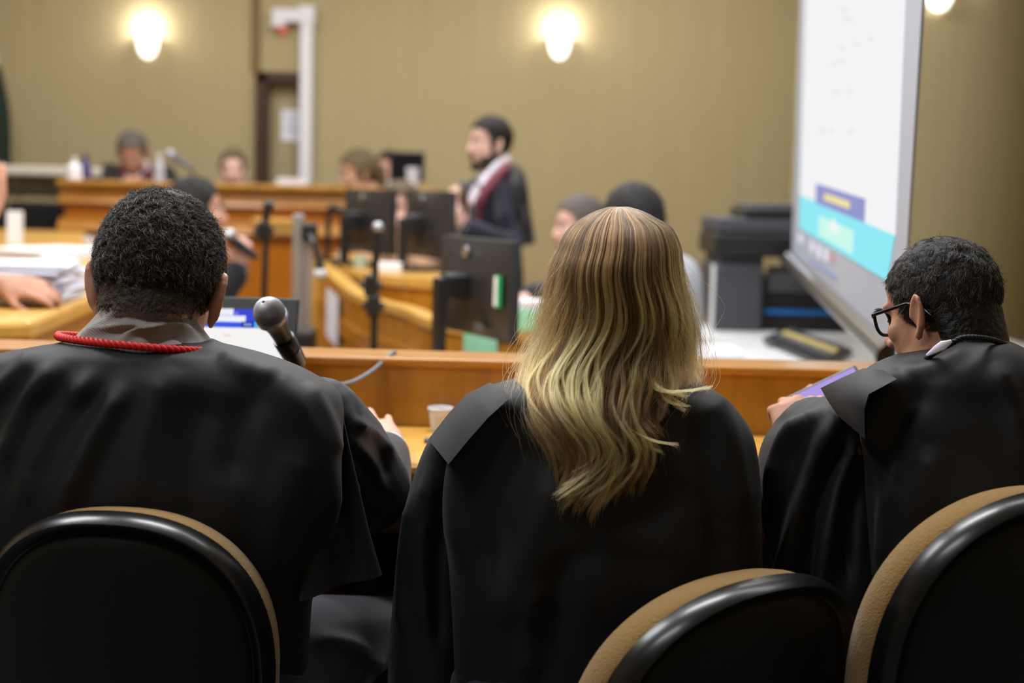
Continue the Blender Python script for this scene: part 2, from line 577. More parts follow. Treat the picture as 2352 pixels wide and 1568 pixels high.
def hair_ok(x, y, z, style):
    """hairline in head coordinates (y forward, z up)"""
    if style == 'low':
        front, side, nape = 0.056, -0.012, -0.050
    elif style == 'short':
        front, side, nape = 0.056, 0.004, -0.058
    else:
        front, side, nape = 0.058, -0.02, -0.075
    if y > 0.045:
        lim = front + (y - 0.045) * 0.6
    elif y > 0.012:
        t = (y - 0.012) / 0.033
        lim = side * (1 - t) + front * t - (0.030 if (style != 'thin' and y < 0.028 and abs(x) > 0.05) else 0)
    elif y > -0.030:
        t = (y + 0.030) / 0.042
        lim = nape * (0.62 if style == 'low' else 0.35) * (1 - t) + side * t
    else:
        t = min(1, (-0.030 - y) / 0.04)
        lim = nape * (0.62 if style == 'low' else 0.35) * (1 - t) + nape * t
    return z > lim
def bulge(q, bul):
    b, st, nr = bul if isinstance(bul, tuple) else (bul, 0.0, 0.0)
    k = min(1.0, max(0.0, (0.050 - q[2]) / 0.07))
    p = Vector((q[0] * (1 + b * k), q[1] - b * 0.05 * k * (1 if q[1] < 0 else 0), q[2]))
    if st > 0 and p.z < -0.012 and p.y < 0.0:
        # the hair runs on down the nape
        p.z -= (-0.012 - p.z) * st
        r_ = math.hypot(p.x, p.y + 0.030)
        if r_ < nr and p.y < -0.03:
            p.x, p.y = p.x * nr / r_, -0.030 + (p.y + 0.030) * nr / r_
    return p
CRC, CRR = Vector((0, -0.012, 0.030)), Vector((0.075, 0.096, 0.088))
def hair_cap(M, mat_, root, style='short', grow=0.010, name='hair', nu=44, nv=30, rough=0.003, top=0.0, bul=0.0):
    mb = MB()
    V, keep, Fc = [], [], []
    for j in range(nv + 1):
        ph = PI * j / nv
        for i in range(nu):
            th = 2 * PI * i / nu
            d = Vector((math.sin(ph) * math.cos(th), math.sin(ph) * math.sin(th), math.cos(ph)))
            q = Vector((d.x * CRR.x, d.y * CRR.y, d.z * CRR.z)) + CRC
            g = grow + top * max(0, d.z) + rough * (math.sin(9 * th + 3 * ph) * math.sin(11 * ph + 2 * th))
            keep.append(hair_ok(q.x, q.y, q.z, style))
            q = bulge(q, bul)
            V.append((q + Vector((d.x / CRR.x, d.y / CRR.y, d.z / CRR.z)).normalized() * g, q - d * 0.004))
    N = len(V)
    used = set()
    for j in range(nv):
        for i in range(nu):
            f = (j * nu + i, (j + 1) * nu + i, (j + 1) * nu + (i + 1) % nu, j * nu + (i + 1) % nu)
            if sum(keep[k] for k in f) >= 3:
                used.add(f)
    edges = {}
    for f in used:
        for a, b in zip(f, f[1:] + f[:1]):
            edges[(a, b)] = 1
    for f in used:
        Fc.append(f)
        Fc.append(tuple(k + N for k in reversed(f)))
    for a, b in edges:
        if (b, a) not in edges:
            Fc.append((b, a, a + N, b + N))
    mb.add([v[0] for v in V] + [v[1] for v in V], Fc, 0, M)
    o = mb.build(name, mat_, root, angle=80)
    bm = bmesh.new()
    bm.from_mesh(o.data)
    bmesh.ops.delete(bm, geom=[v for v in bm.verts if not v.link_faces], context='VERTS')
    bm.to_mesh(o.data)
    bm.free()
    return o

def add_eyes(M, root):
    for s in (-1, 1):
        q = MB()
        q.ell((s * 0.031, 0.0775, 0.006), (0.0115, 0.0115, 0.0085), M, 12, 8, 0)
        q.ell((s * 0.031, 0.0865, 0.0055), (0.0055, 0.004, 0.0055), M, 10, 6, 1)
        q.build('eye', [M_EYEW, M_EYED], root)
        b = MB()
        b.tube([(s * 0.014, 0.095, 0.030), (s * 0.030, 0.093, 0.036), (s * 0.048, 0.078, 0.030)], [(0.004, 0.003)] * 3, 8, 0, M)
        b.build('eyebrow', M_HAIRB, root)
    l = MB()
    l.ell((0, 0.0965, -0.0645), (0.022, 0.006, 0.009), M, 12, 8)
    l.build('lips', M_LIP, root)

def ik(a, b, l1, l2, pole):
    a, b = Vector(a), Vector(b)
    d = b - a
    L = min(d.length, l1 + l2 - 1e-4)
    u = d.normalized()
    x = (l1 * l1 - l2 * l2 + L * L) / (2 * L)
    h = math.sqrt(max(l1 * l1 - x * x, 0))
    p = Vector(pole)
    p = (p - u * p.dot(u)).normalized()
    return a + u * x + p * h, a + u * L

def figure(label, head, fwd, pitch=0, roll=0, headfwd=None, skin_m=None, hair_m=None, style='short', cloth=None, cloth_name='gown',
           group=None, wrists=None, hand_up=(0, 0, 1), curl=(30, 35, 25), standing=False, floor=0.0, vox=0.007, lean=0.0, trim=None,
           shirt=None, trousers=None, eyes=True, s=1.0, grow=0.012, legs=True, bulk=1.0, cape=False, hand_dir=None, sleeves=True, neck=0.165, nfwd=0.03):
    """a whole person; head = centre of the head, fwd = where the body faces"""
    h = Vector(head)
    f = Vector((fwd[0], fwd[1], 0)).normalized()
    r = Vector((f.y, -f.x, 0))
    up = Vector((0, 0, 1))
    nb = h - up * neck * s - f * (nfwd + lean * 0.05)
    ch = nb - up * 0.20 * s - f * (lean * 0.10)
    hip = nb - up * 0.55 * s - f * (lean * 0.30)
    base_z = floor
    root = thing('person', label, 'person', (hip.x, hip.y, base_z), group)
    M = head_frame(h, headfwd or f, pitch, roll, s)
    b = MB()
    add_head(b, M)
    b.limb([h - up * 0.03 - f * 0.015, nb - up * 0.03], [0.052 * s, 0.060 * s], 14)
    g = MB()
    tor = [hip - up * 0.02, hip + up * 0.16, ch, nb - up * 0.075, nb - up * 0.02]
    b.limb(tor, [(0.150, 0.105), (0.130, 0.098), (0.150, 0.108), (0.135, 0.075), (0.06, 0.055)], 20, None, r)
    k = bulk
    g.limb([hip - up * 0.12] + tor, [(0.185 * k, 0.145 * k), (0.178 * k, 0.138 * k), (0.165 * k, 0.128 * k), (0.186 * k, 0.136 * k), (0.160 * k, 0.098 * k), (0.082, 0.072)], 22, None, r)
    for q, side in (('L', -1), ('R', 1)):
        sh = nb - up * 0.062 * s + r * side * 0.172 * s
        if wrists and wrists.get(q) is not None:
            w = Vector(wrists[q])
        else:
            w = hip + f * 0.36 + r * side * 0.13 + up * 0.20
        el, w = ik(sh, w, 0.285 * s, 0.255 * s, r * side * 0.55 - up - f * 0.25)
        b.limb([sh, (sh + el) / 2, el, (el + w) / 2, w], [0.050, 0.046, 0.040, 0.036, 0.026], 12)
        if sleeves:
            g.limb([sh - r * side * 0.02, (sh + el) / 2, el, el.lerp(w, 0.88)], [0.076 * k, 0.070 * k, 0.062 * k, 0.052 * k], 14)
        d = (hand_dir or {}).get(q) or (w - el)
        u = (hand_up.get(q) if isinstance(hand_up, dict) else hand_up)
        add_hand(b, hand_frame(w, d, u), side > 0, curl.get(q) if isinstance(curl, dict) else curl)
        if shirt:
            c = MB()
            c.tube([el.lerp(w, 0.84), el.lerp(w, 0.98)], [0.046, 0.040], 14)
            c.build('shirt_cuff', shirt, root)
    if legs:
        t = MB()
        for side in (-1, 1):
            a0 = hip + r * side * 0.09 - up * 0.02
            if standing:
                kn = Vector((a0.x, a0.y, base_z + (hip.z - base_z) * 0.53)) + f * 0.02
                an = Vector((a0.x, a0.y, base_z + 0.08))
            else:
                kn = a0 + f * 0.40 + r * side * 0.05 - up * 0.02
                an = Vector((kn.x, kn.y, base_z + 0.08)) - f * 0.03
            b.limb([a0, kn, an], [0.082, 0.056, 0.038], 12)
            b.limb([an - up * 0.03 - f * 0.03, an - up * 0.05 + f * 0.14], [(0.04, 0.035), (0.04, 0.025)], 12, None, r)
            t.limb([a0, a0.lerp(kn, 0.5), kn, an], [0.105, 0.092, 0.076, 0.060], 14)
        skin(t, 'trousers', trousers or M_BLKSUIT, root, 0.012, 4)
    if cape:
        for side in (-1, 1):
            a = nb - up * 0.06 + r * side * 0.17 - f * 0.05
            g.limb([a, a - up * 0.25 + r * side * 0.045 - f * 0.03, a - up * 0.46 + r * side * 0.06 - f * 0.05],
                   [(0.075, 0.06), (0.085, 0.085), (0.095, 0.11)], 16, None, r)
    skin(b, 'body', skin_m or M_SKIN, root, vox, 5)
    skin(g, cloth_name, cloth or M_ROBE, root, 0.011, 5)
    if style:
        hair_cap(M, hair_m or M_HAIRB, root, style, grow)
    if eyes:
        add_eyes(M, root)
    if shirt:
        c = MB()
        c.tube([nb - up * 0.035, nb + up * 0.035 + f * 0.008], [0.080 * s, 0.066 * s], 20)
        c.build('shirt_collar', shirt, root)
        c = MB()
        rows = []
        for i in range(7):
            zz = -0.03 - 0.05 * i
            wd = 0.045 - 0.004 * i
            rows.append([nb + up * zz + r * wd * t_ + f * ((0.078 if i == 0 else min(0.13, 0.09 + 0.014 * i)) * k + 0.012 - abs(t_) * 0.006) for t_ in (-1, -0.5, 0, 0.5, 1)])
        c.sheet(rows, 0.006, -f)
        c.build('shirt_front', shirt, root)
    if trim:
        for side in (-1, 1):
            c = MB()
            pts = []
            for i in range(10):
                t_ = i / 9
                pts.append(nb + up * (0.02 - 0.42 * t_) + r * side * (0.078 + 0.005 * t_) + f * (-0.02 + (0.16 * min(1, t_ * 3.2) - 0.005) * k))
            c.tube(smooth_path(pts, 20), [(0.022, 0.007)] * 20, 10, 0, None, r)
            c.build('gown_trim', trim, root)
    return root, M, nb, f, r

def strand_object(name, pts, rad, tint, mat_, parent):
    """pts (N,K,3) world, rad (K,) or (N,K), tint (N,K,3)"""
    N, K = pts.shape[:2]
    cu = bpy.data.hair_curves.new(name)
    cu.add_curves([K] * N)
    o = ORG.get(parent.name, Vector((0, 0, 0)))
    cu.points.foreach_set('position', np.ascontiguousarray((pts - np.array(o)).reshape(-1), dtype=np.float32))
    a = cu.attributes.get('radius') or cu.attributes.new('radius', 'FLOAT', 'POINT')
    rr = np.broadcast_to(rad, (N, K)).reshape(-1)
    a.data.foreach_set('value', np.ascontiguousarray(rr, dtype=np.float32))
    c = cu.attributes.new('tint', 'FLOAT_COLOR', 'POINT')
    cc = np.concatenate([tint, np.ones((N, K, 1))], axis=2).reshape(-1)
    c.data.foreach_set('color', np.ascontiguousarray(cc, dtype=np.float32))
    cu.materials.append(mat_)
    return link(name, cu, parent)

def hair_material(name, rough=0.35):
    m = bpy.data.materials.new(name)
    m.use_nodes = True
    nt = m.node_tree
    b = nt.nodes['Principled BSDF']
    at = nt.nodes.new('ShaderNodeAttribute')
    at.attribute_name = 'tint'
    nt.links.new(at.outputs['Color'], b.inputs['Base Color'])
    b.inputs['Roughness'].default_value = rough
    b.inputs['Specular IOR Level'].default_value = 0.45
    return m
M_STRAND = hair_material('hair_strand', 0.42)

def short_hair(M, root, parent, style, n, length, curl, dark, grey, greyness, crown=(0.008, -0.055, 0.112), lift=0.35, K=8, seed=1, wav=0.0, bul=0.0, csize=26, rad0=0.00024, thin=0.0):
    rng = np.random.default_rng(seed)
    roots, nor = [], []
    C0, R0 = np.array(CRC), np.array(CRR)
    while len(roots) < n:
        d = rng.normal(size=3)
        d /= np.linalg.norm(d)
        q = C0 + d * R0 * 1.005
        jit = rng.normal() * 0.005
        if hair_ok(q[0], q[1], q[2] + jit, style) and rng.uniform() > thin * math.exp(-(np.linalg.norm(q - np.array(crown)) / 0.035) ** 2):
            roots.append(np.array(bulge(q, bul)))
            k = d / R0
            nor.append(k / np.linalg.norm(k))
    P0, Nn = np.array(roots), np.array(nor)
    away = P0 - np.array(crown)
    away -= Nn * (away * Nn).sum(1)[:, None]
    dist = np.linalg.norm(away, axis=1)[:, None]
    t = away / np.maximum(dist, 1e-4)
    nc_ = max(2, n // csize)
    cen = P0[rng.integers(0, n, nc_)]
    clump = np.empty(n, int)
    for i0 in range(0, n, 2000):
        clump[i0:i0 + 2000] = np.argmin(((P0[i0:i0 + 2000, None, :] - cen[None]) ** 2).sum(2), 1)
    cr = rng.normal(size=(nc_, 3))
    t = t + cr[clump] * 0.45 + rng.normal(size=(n, 3)) * 0.25
    t -= Nn * (t * Nn).sum(1)[:, None] * 0.9
    t /= np.linalg.norm(t, axis=1)[:, None]
    bnm = np.cross(Nn, t)
    napef = np.clip((P0[:, 2] + 0.055) / 0.06, 0.22, 1.0)
    L = length * napef * rng.uniform(0.7, 1.25, n)
    s = np.linspace(0, 1, K)
    ph = rng.uniform(0, 2 * PI, n)
    phc = rng.uniform(0, 2 * PI, nc_)[clump]
    ph = phc + (ph - PI) * 0.12
    fr = rng.uniform(0.6, 1.5, nc_)[clump] * rng.uniform(0.95, 1.05, n)
    pull = cen[clump] - P0
    pts = np.empty((n, K, 3))
    for k, sk in enumerate(s):
        out = (lift * math.sin(sk * PI * 0.62)) * L
        a = 2 * PI * (fr * sk * 1.25) + ph
        amp = curl * sk * napef
        pts[:, k] = P0 + Nn * (out + amp * 0.6 * np.cos(a) + 0.0015)[:, None] + t * (L * sk * (1 - 0.15 * sk))[:, None] + bnm * (amp * np.sin(a))[:, None] + pull * (0.55 * sk)
    Mn = np.array(M)
    pts = pts @ Mn[:3, :3].T + Mn[:3, 3]
    g = (rng.uniform(size=n) < greyness)[:, None]
    tone = (rng.uniform(0.5, 1.7, nc_)[clump] * rng.uniform(0.75, 1.3, n))[:, None]
    col = np.where(g, np.array(grey) * tone, np.array(dark) * tone)
    tint = np.repeat(col[:, None, :], K, axis=1)
    rad = rad0 * (1 - 0.7 * s ** 2)
    return strand_object('hair_strands', pts, rad, tint, M_STRAND, parent)
# ------------------------------------------------------------------ setting
XL, XR, YB, YF = -4.2, 2.9, 9.0, -2.6
def slab(name, c, d, m):
    return structure(MB().box(c, d).build(name, m, smooth=False))
slab('floor', ((XL + XR) / 2, (YB + YF) / 2, -0.05), (XR - XL + 0.4, YB - YF + 0.4, 0.1), M_FLOOR)
slab('ceiling', ((XL + XR) / 2, (YB + YF) / 2, CEIL + 0.05), (XR - XL + 0.4, YB - YF + 0.4, 0.1), M_CEIL)
slab('wall_left', (XL - 0.05, (YB + YF) / 2, CEIL / 2), (0.1, YB - YF, CEIL), M_WALL)
slab('wall_right', (XR + 0.05, (YB + YF) / 2, CEIL / 2), (0.1, YB - YF, CEIL), M_WALL)
slab('wall_front', ((XL + XR) / 2, YF - 0.05, CEIL / 2), (XR - XL, 0.1, CEIL), M_WALL)
# the back wall stands 6 cm behind the door frame's face, with the doorway recessed
dl, dr, dt = P(592, 300, YB).x, P(713, 300, YB).x, P(640, 168, YB).z
w = MB()
w.box(((XL + dl) / 2, YB + 0.05, CEIL / 2), (dl - XL, 0.1, CEIL))
w.box(((dr + XR) / 2, YB + 0.05, CEIL / 2), (XR - dr, 0.1, CEIL))
w.box(((dl + dr) / 2, YB + 0.05, (dt + CEIL) / 2), (dr - dl, 0.1, CEIL - dt))
structure(w.build('wall_back', M_WALL, smooth=False))
d = MB()
d.box(((dl + dr) / 2, YB + 0.075, dt / 2), (dr - dl - 0.10, 0.04, dt - 0.06))
door = structure(d.build('door_1', M_WALL, smooth=False))
fr_ = MB()
fr_.box((dl + 0.03, YB + 0.02, dt / 2), (0.075, 0.14, dt))
fr_.box((dr - 0.03, YB + 0.02, dt / 2), (0.075, 0.14, dt))
fr_.box(((dl + dr) / 2, YB + 0.02, dt - 0.03), (dr - dl, 0.14, 0.07))
fr_.build('door_frame', M_DOORF, door, smooth=False, bevel=0.006)
hd = MB()
hd.tube([(dl + 0.14, YB + 0.05, 1.0), (dl + 0.14, YB - 0.0, 1.0), (dl + 0.24, YB - 0.0, 1.0)], 0.01, 10)
hd.build('door_handle', M_CHROME, door)
tr = MB()
x0 = P(588, 60, YB).x
tr.box((x0, YB - 0.008, (dt + CEIL) / 2), (0.055, 0.02, CEIL - dt))
structure(tr.build('trim_1', mat('wall_joint_strip', lin(120, 96, 62), 0.7, 0.3), smooth=False, bevel=0.004))
nb_ = MB()
nb_.box(((XL + XR) / 2, YB - 0.01, 0.05), (XR - XL, 0.02, 0.1))
structure(nb_.build('baseboard_back', M_DOORF, smooth=False))
rb_ = MB()
rb_.box((XR - 0.01, (YB + YF) / 2, 0.05), (0.02, YB - YF, 0.1))
structure(rb_.build('baseboard_right', M_DOORF, smooth=False))
pc_ = Vector((1.85, 6.7, 0))
pil = MB()
pil.lathe([(0, 0), (0.55, 0), (0.55, CEIL), (0, CEIL)], Matrix.Translation(pc_), 96)
structure(pil.build('pillar', M_WALL))
# dais under the judges' bench
DAIS = 0.40
slab('floor_dais', ((XL + 1.2) / 2, 8.25, DAIS / 2), (1.2 - XL - 0.02, 1.48, DAIS - 0.002), M_WOODR)

# ------------------------------------------------------------------ notice, pipe, camera on the back wall
q = MB()
c = P(668, 287, YB)
rx, rz = Vector((1, 0, 0)), Vector((0, 0, 1))
q.box((c.x, YB + 0.0535, c.z), (0.13, 0.003, 0.19))
nt_ = q.build('paper_notice', M_PAPER, smooth=False)
tag(nt_, 'white paper notice taped to the door beside the white pipe', 'notice')
q = MB()
for i in range(6):
    q.box((c.x, YB + 0.0515, c.z + 0.06 - 0.024 * i), (0.09 - 0.02 * (i % 3), 0.001, 0.008))
q.build('printed_lines', mat('print_grey', lin(150, 150, 172), 0.8, 0.2), nt_, smooth=False)

pt, pb = P(706, 28, YB - 0.05), P(700, 442, YB - 0.05)
pl = P(628, 30, YB - 0.05)
px_ = (pt.x + pb.x) / 2
pipe = thing('wall_conduit', 'white square conduit climbing the back wall and turning left above the door', 'pipe', (px_, YB - 0.05, 0))
q = MB()
q.box((px_, YB - 0.045, pt.z / 2 + 0.0), (0.074, 0.074, pt.z + 0.03))
q.build('upright', M_PIPE, pipe, smooth=False, bevel=0.008)
q = MB()
q.box(((pl.x + px_) / 2 - 0.02, YB - 0.045, pt.z - 0.025), (px_ - pl.x - 0.03, 0.074, 0.08))
q.build('cross_arm', M_PIPE, pipe, smooth=False, bevel=0.008)
q = MB()
q.box((px_ - 0.0, YB - 0.047, pt.z - 0.02), (0.094, 0.085, 0.11))
q.build('elbow', M_PIPE, pipe, smooth=False, bevel=0.01)
c = P(645, 60, YB - 0.06)
al = thing('signal_lamp', 'small white wall sensor with a glowing red lens under the conduit arm', 'sensor', (c.x, YB, c.z))
q = MB()
q.box((c.x - 0.015, YB - 0.04, c.z + 0.012), (0.085, 0.08, 0.035))
q.tube([(c.x - 0.015, YB - 0.045, c.z + 0.02), (c.x - 0.015, YB - 0.045, c.z + 0.055)], 0.012, 10)
q.build('housing', M_PIPE, al, bevel=0.006)
q = MB()
q.ell((c.x + 0.012, YB - 0.06, c.z - 0.018), (0.022, 0.022, 0.022), None, 16, 10)
q.build('lens', M_REDL, al)

# ------------------------------------------------------------------ sconces
def sconce(label):
    t = thing('wall_sconce', label, 'wall lamp', (0, 0, 0), 'glowing wall sconces')
    q = MB()
    V, Fc, n, k = [], [], 24, 14
    for j in range(k + 1):
        a = j / k
        z = 0.07 - 0.17 * a
        rr = math.sqrt(max(0.0, 1 - a ** 2.3))
        for i in range(n + 1):
            th = PI * i / n
            V.append((0.080 * rr * math.cos(th), -0.10 * rr * math.sin(th) - 0.004, z))
    for j in range(k):
        for i in range(n):
            Fc.append((j * (n + 1) + i, j * (n + 1) + i + 1, (j + 1) * (n + 1) + i + 1, (j + 1) * (n + 1) + i))
    q.add(V, Fc)
    o = q.build('shade', M_SHADE, t, local=True)
    m = o.modifiers.new('th', 'SOLIDIFY')
    m.thickness = 0.004
    q = MB()
    q.box((0, -0.004, 0.02), (0.11, 0.008, 0.12))
    q.build('wall_plate', M_CHROME, t, smooth=False, local=True, bevel=0.003)
    q = MB()
    q.lathe([(0.0, 0.10), (0.012, 0.095), (0.018, 0.07), (0.012, 0.03), (0.0, 0.028)], Matrix.Translation((0, -0.05, -0.02)), 14)
    q.build('bulb', glow('bulb_glow', (1.0, 0.95, 0.86), 12.0), t, local=True)
    return t
def sconce_light(loc, power):
    l = bpy.data.lights.new('sconce_bulb_light', 'POINT')
    l.energy, l.color, l.shadow_soft_size = power, (1.0, 0.97, 0.93), 0.03
    o = bpy.data.objects.new('sconce_bulb_light', l)
    o.location = loc
    COL.objects.link(o)
p1 = P(340, 104, YB)
s1 = sconce('glowing white bowl sconce high on the back wall above the robed man')
s1.location = (p1.x, YB, p1.z)
p2 = P(1285, 106, YB)
s1.scale = (0.86, 0.86, 0.86)
s2 = dup(s1, (p2.x, YB, p2.z), 0, 'glowing white bowl sconce on the back wall above the standing bearded man')
p3 = P(2156, -18, 6.15)
s3 = dup(s1, (p3.x, 6.148, p3.z), 0.0, 'glowing white sconce cut by the top edge, right of the projection screen')
sconce_light((p1.x, YB - 0.07, p1.z + 0.10), 5.5)
sconce_light((p2.x, YB - 0.07, p2.z + 0.10), 5.5)
sconce_light((p3.x, 6.075, p3.z + 0.10), 3.5)

# ------------------------------------------------------------------ flag, rail, chairs at far left
f0 = P(4, 260, 8.7)
fl = thing('furled_flag', 'dark green furled flag on a pole at the left edge by the back wall', 'flag', (f0.x - 0.02, 8.7, DAIS))
q = MB()
q.tube([(f0.x - 0.05, 8.7, DAIS + 0.04), (f0.x - 0.03, 8.7, P(0, 120, 8.7).z)], 0.012, 10)
q.build('pole', M_CHROME, fl)
q = MB()
q.lathe([(0, 0.0), (0.13, 0.0), (0.13, 0.02), (0.03, 0.045), (0, 0.045)], Matrix.Translation((f0.x - 0.05, 8.7, DAIS)), 24)
q.build('base', M_DKPAN, fl)
q = MB()
zt, zb = P(4, 152, 8.7).z, P(4, 380, 8.7).z
rings = []
for i in range(14):
    t_ = i / 13
    rr = 0.02 + 0.055 * math.sin(min(1, t_ * 1.5) * PI / 2)
    rings.append([Vector((f0.x - 0.028 + rr * (1 + 0.16 * math.cos(5 * a + t_)) * math.cos(a), 8.7 + rr * (1 + 0.16 * math.cos(5 * a + t_)) * math.sin(a), zt + (zb - zt) * t_)) for a in [2 * PI * k / 30 for k in range(30)]])
q.loft(rings)
q.build('cloth', M_FLAG, fl)

yr = 8.25
a, b = P(-60, 384, yr), P(236, 388, yr)
rl = thing('gallery_rail', 'cream-topped railing with dark brown panels left of the bench', 'railing', ((a.x + b.x) / 2, yr, DAIS))
wx = b.x - a.x
q = MB()
q.box(((a.x + b.x) / 2, yr, a.z - 0.01), (wx, 0.07, 0.052))
q.build('top_rail', M_CREAM, rl, smooth=False, bevel=0.01)
zl = P(60, 460, yr).z
q = MB()
q.box(((a.x + b.x) / 2, yr, zl), (wx, 0.05, 0.03))
q.build('lower_rail', mat('tan_rail', lin(150, 132, 96), 0.5, 0.4), rl, smooth=False, bevel=0.006)
for i in range(3):
    q = MB()
    q.box((a.x + wx * (i + 0.5) / 3, yr + 0.005, (a.z + zl) / 2 - 0.01), (wx / 3 - 0.05, 0.02, a.z - zl - 0.06))
    q.build('panel', M_DKPAN, rl, smooth=False, bevel=0.004)
for i in range(4):
    q = MB()
    q.box((a.x + 0.02 + (wx - 0.04) * i / 3, yr, (a.z + DAIS) / 2 - 0.02), (0.04, 0.04, a.z - DAIS - 0.04))
    q.build('post', M_DKPAN, rl, smooth=False, bevel=0.004)

def plain_chair(label, group):
    t = thing('side_chair', label, 'chair', (0, 0, 0), group)
    q = MB(); q.box((0, 0, 0.45), (0.44, 0.44, 0.07)); q.build('seat', M_BLKUPH, t, smooth=False, local=True, bevel=0.02)
    q = MB(); q.box((0, 0.21, 0.60), (0.44, 0.06, 0.36)); q.build('backrest', M_BLKUPH, t, smooth=False, local=True, bevel=0.02)
    for sx in (-0.19, 0.19):
        for sy in (-0.19, 0.19):
            q = MB(); q.tube([(sx, sy, 0), (sx, sy, 0.42)], 0.014, 10); q.build('leg', M_BLACKP, t, local=True)
    return t
M_BLKUPH = mat('black_upholstery', lin(16, 17, 18), 0.6, 0.3)
pch = plain_chair('black upholstered chair below the cream rail, farther from the bench', 'black chairs below the cream rail')
c1, c2 = P(-108, 540, 7.9), P(82, 540, 7.9)
pch.location = (c1.x, 7.9, DAIS + 0.001)
dup(pch, (c2.x, 7.9, DAIS + 0.001), 0, 'black upholstered chair below the cream rail, close to the bench end')

# ------------------------------------------------------------------ judges' bench
BY = 7.62
bl, br_ = P(146, 418, BY).x, P(985, 455, BY).x
bz = 1.315
bn = thing('court_bench', 'long raised wooden judges bench with stepped mouldings along the back of the room', 'bench', ((bl + br_) / 2, BY + 0.3, 0))
cx, bw = (bl + br_) / 2, br_ - bl
q = MB()
q.box((cx, BY + 0.22, bz - 0.02), (bw + 0.06, 0.52, 0.04))
q.build('bench_top', M_WOODR, bn, smooth=False, bevel=0.012)
q = MB()
q.box((cx, BY + 0.05, (bz - 0.04) / 2), (bw, 0.06, bz - 0.04))
q.build('front_panel', mat('bench_orange_wood', lin(190, 112, 22), 0.32, 0.5, var=0.12, vscale=4, stretch=(6, 6, 0.8), coat=0.3), bn, smooth=False)
for z0, h, dd, n in ((bz - 0.105, 0.07, 0.055, 'moulding'), (bz - 0.245, 0.085, 0.075, 'moulding')):
    q = MB()
    prof = [(0, -h / 2), (-dd * 0.5, -h / 2), (-dd, -h * 0.25), (-dd * 0.85, h * 0.05), (-dd * 0.55, h * 0.25), (-dd * 0.5, h / 2), (0, h / 2)]
    q.prism([(bl - 0.02, BY + 0.02 + u, z0 + v) for u, v in prof], (bw + 0.04, 0, 0))
    q.build(n, M_WOOD, bn, smooth=False)
for xx in (bl + 0.03, br_ - 0.03):
    q = MB()
    q.box((xx, BY + 0.26, (bz - 0.04) / 2), (0.05, 0.38, bz - 0.06))
    q.build('end_panel', M_WOODV, bn, smooth=False)
# a small moulding shelf lower on the bench front
a, b = P(580, 520, BY - 0.05), P(702, 523, BY - 0.05)
q = MB()
for k in range(2):
    q.box(((a.x + b.x) / 2, BY - 0.02, a.z + 0.025 - 0.045 * k), (b.x - a.x, 0.10 - 0.03 * k, 0.04))
q.build('shelf', M_WOODL, bn, smooth=False, bevel=0.008)

# things on the bench
def bottle(label, loc, h=0.17, cap=True, r_=0.030, mtl=None):
    t = thing('water_bottle', label, 'bottle', loc, 'bottles on the bench')
    q = MB()
    q.lathe([(0, 0), (r_, 0.0), (r_ * 1.05, h * 0.2), (r_ * 0.95, h * 0.42), (r_ * 1.05, h * 0.6), (r_ * 0.6, h * 0.8), (0.012, h * 0.88), (0.012, h), (0, h)], Matrix.Translation(Vector(loc)), 20)
    q.build('bottle_body', mtl or M_BOTTLE, t)
    q = MB()
    q.lathe([(0, h), (0.015, h), (0.015, h + 0.02), (0, h + 0.02)], Matrix.Translation(Vector(loc)), 16)
    q.build('cap', M_BLUECAP if cap else M_PIPE, t)
    return t
p = P(171, 400, BY + 0.12)
bottle('small white bottle on the left end of the bench', (p.x, p.y, bz), 0.10, False, 0.040, M_PAPER)
p = P(182, 400, BY + 0.2)
bottle('dark blue capped flask behind the white bottle at the left end of the bench', (p.x + 0.02, p.y + 0.05, bz), 0.115, True, 0.03, M_BLUECAP)
p = P(366, 400, BY + 0.12)
bottle('slim white bottle in front of the robed man at the bench', (p.x, p.y, bz), 0.13, False, 0.028, M_BOTTLE)
p = P(668, 440, BY + 0.05)
q = MB()
for k in range(6):
    q.box((p.x + 0.004 * (k % 3), BY + 0.12 + 0.003 * (k % 2), bz + 0.003 + 0.006 * k), (0.16, 0.16, 0.005))
tag(q.build('paper_stack', M_PAPER, smooth=False), 'low white paper stack on the bench beside the white pipe', 'papers')

def ball_mic(name, label, base, ball, rr, group=None, bend=None):
    """desk microphone: silver ball head, dark body, thin stalk, round foot"""
    t = thing(name, label, 'microphone', base, group)
    b0, b1 = Vector(base), Vector(ball)
    mid = bend or (b0 + b1) / 2
    path = smooth_path([b0 + Vector((0, 0, 0.01)), mid, b1], 18)
    d = (Vector(path[-1]) - Vector(path[-4])).normalized()
    q = MB()
    q.tube(path[:-4], 0.006, 8)
    q.build('stalk', M_BLACKP, t)
    q = MB()
    q.tube([b1 - d * 0.15, b1 - d * 0.10, b1 - d * 0.02], [0.011, 0.015, rr * 0.8], 14)
    q.build('handle', M_GREYM, t)
    q = MB()
    q.ell(b1, (rr, rr, rr), None, 18, 12)
    q.build('grille', M_GRILLE, t)
    q = MB()
    q.lathe([(0, 0), (0.06, 0), (0.06, 0.012), (0.02, 0.02), (0, 0.02)], Matrix.Translation(b0), 24)
    q.build('foot', M_BLACKP, t)
    return t
bb = P(442, 402, BY + 0.15)
ball_mic('gooseneck_microphone', 'silver-headed microphone on a bent stalk standing on the bench, beside the robed man', (bb.x, bb.y, bz), P(391, 355, BY + 0.15), 0.030,
         None, P(438, 388, BY + 0.15))
p = P(934, 440, BY + 0.2)
mt_ = thing('bench_monitor', 'black flat monitor standing on the bench behind the white tumbler', 'monitor', (p.x, p.y, bz))
q = MB()
q.box((p.x, p.y, bz + 0.115), (0.19, 0.03, 0.16))
q.build('panel', M_MONB, mt_, smooth=False, bevel=0.006)
q = MB()
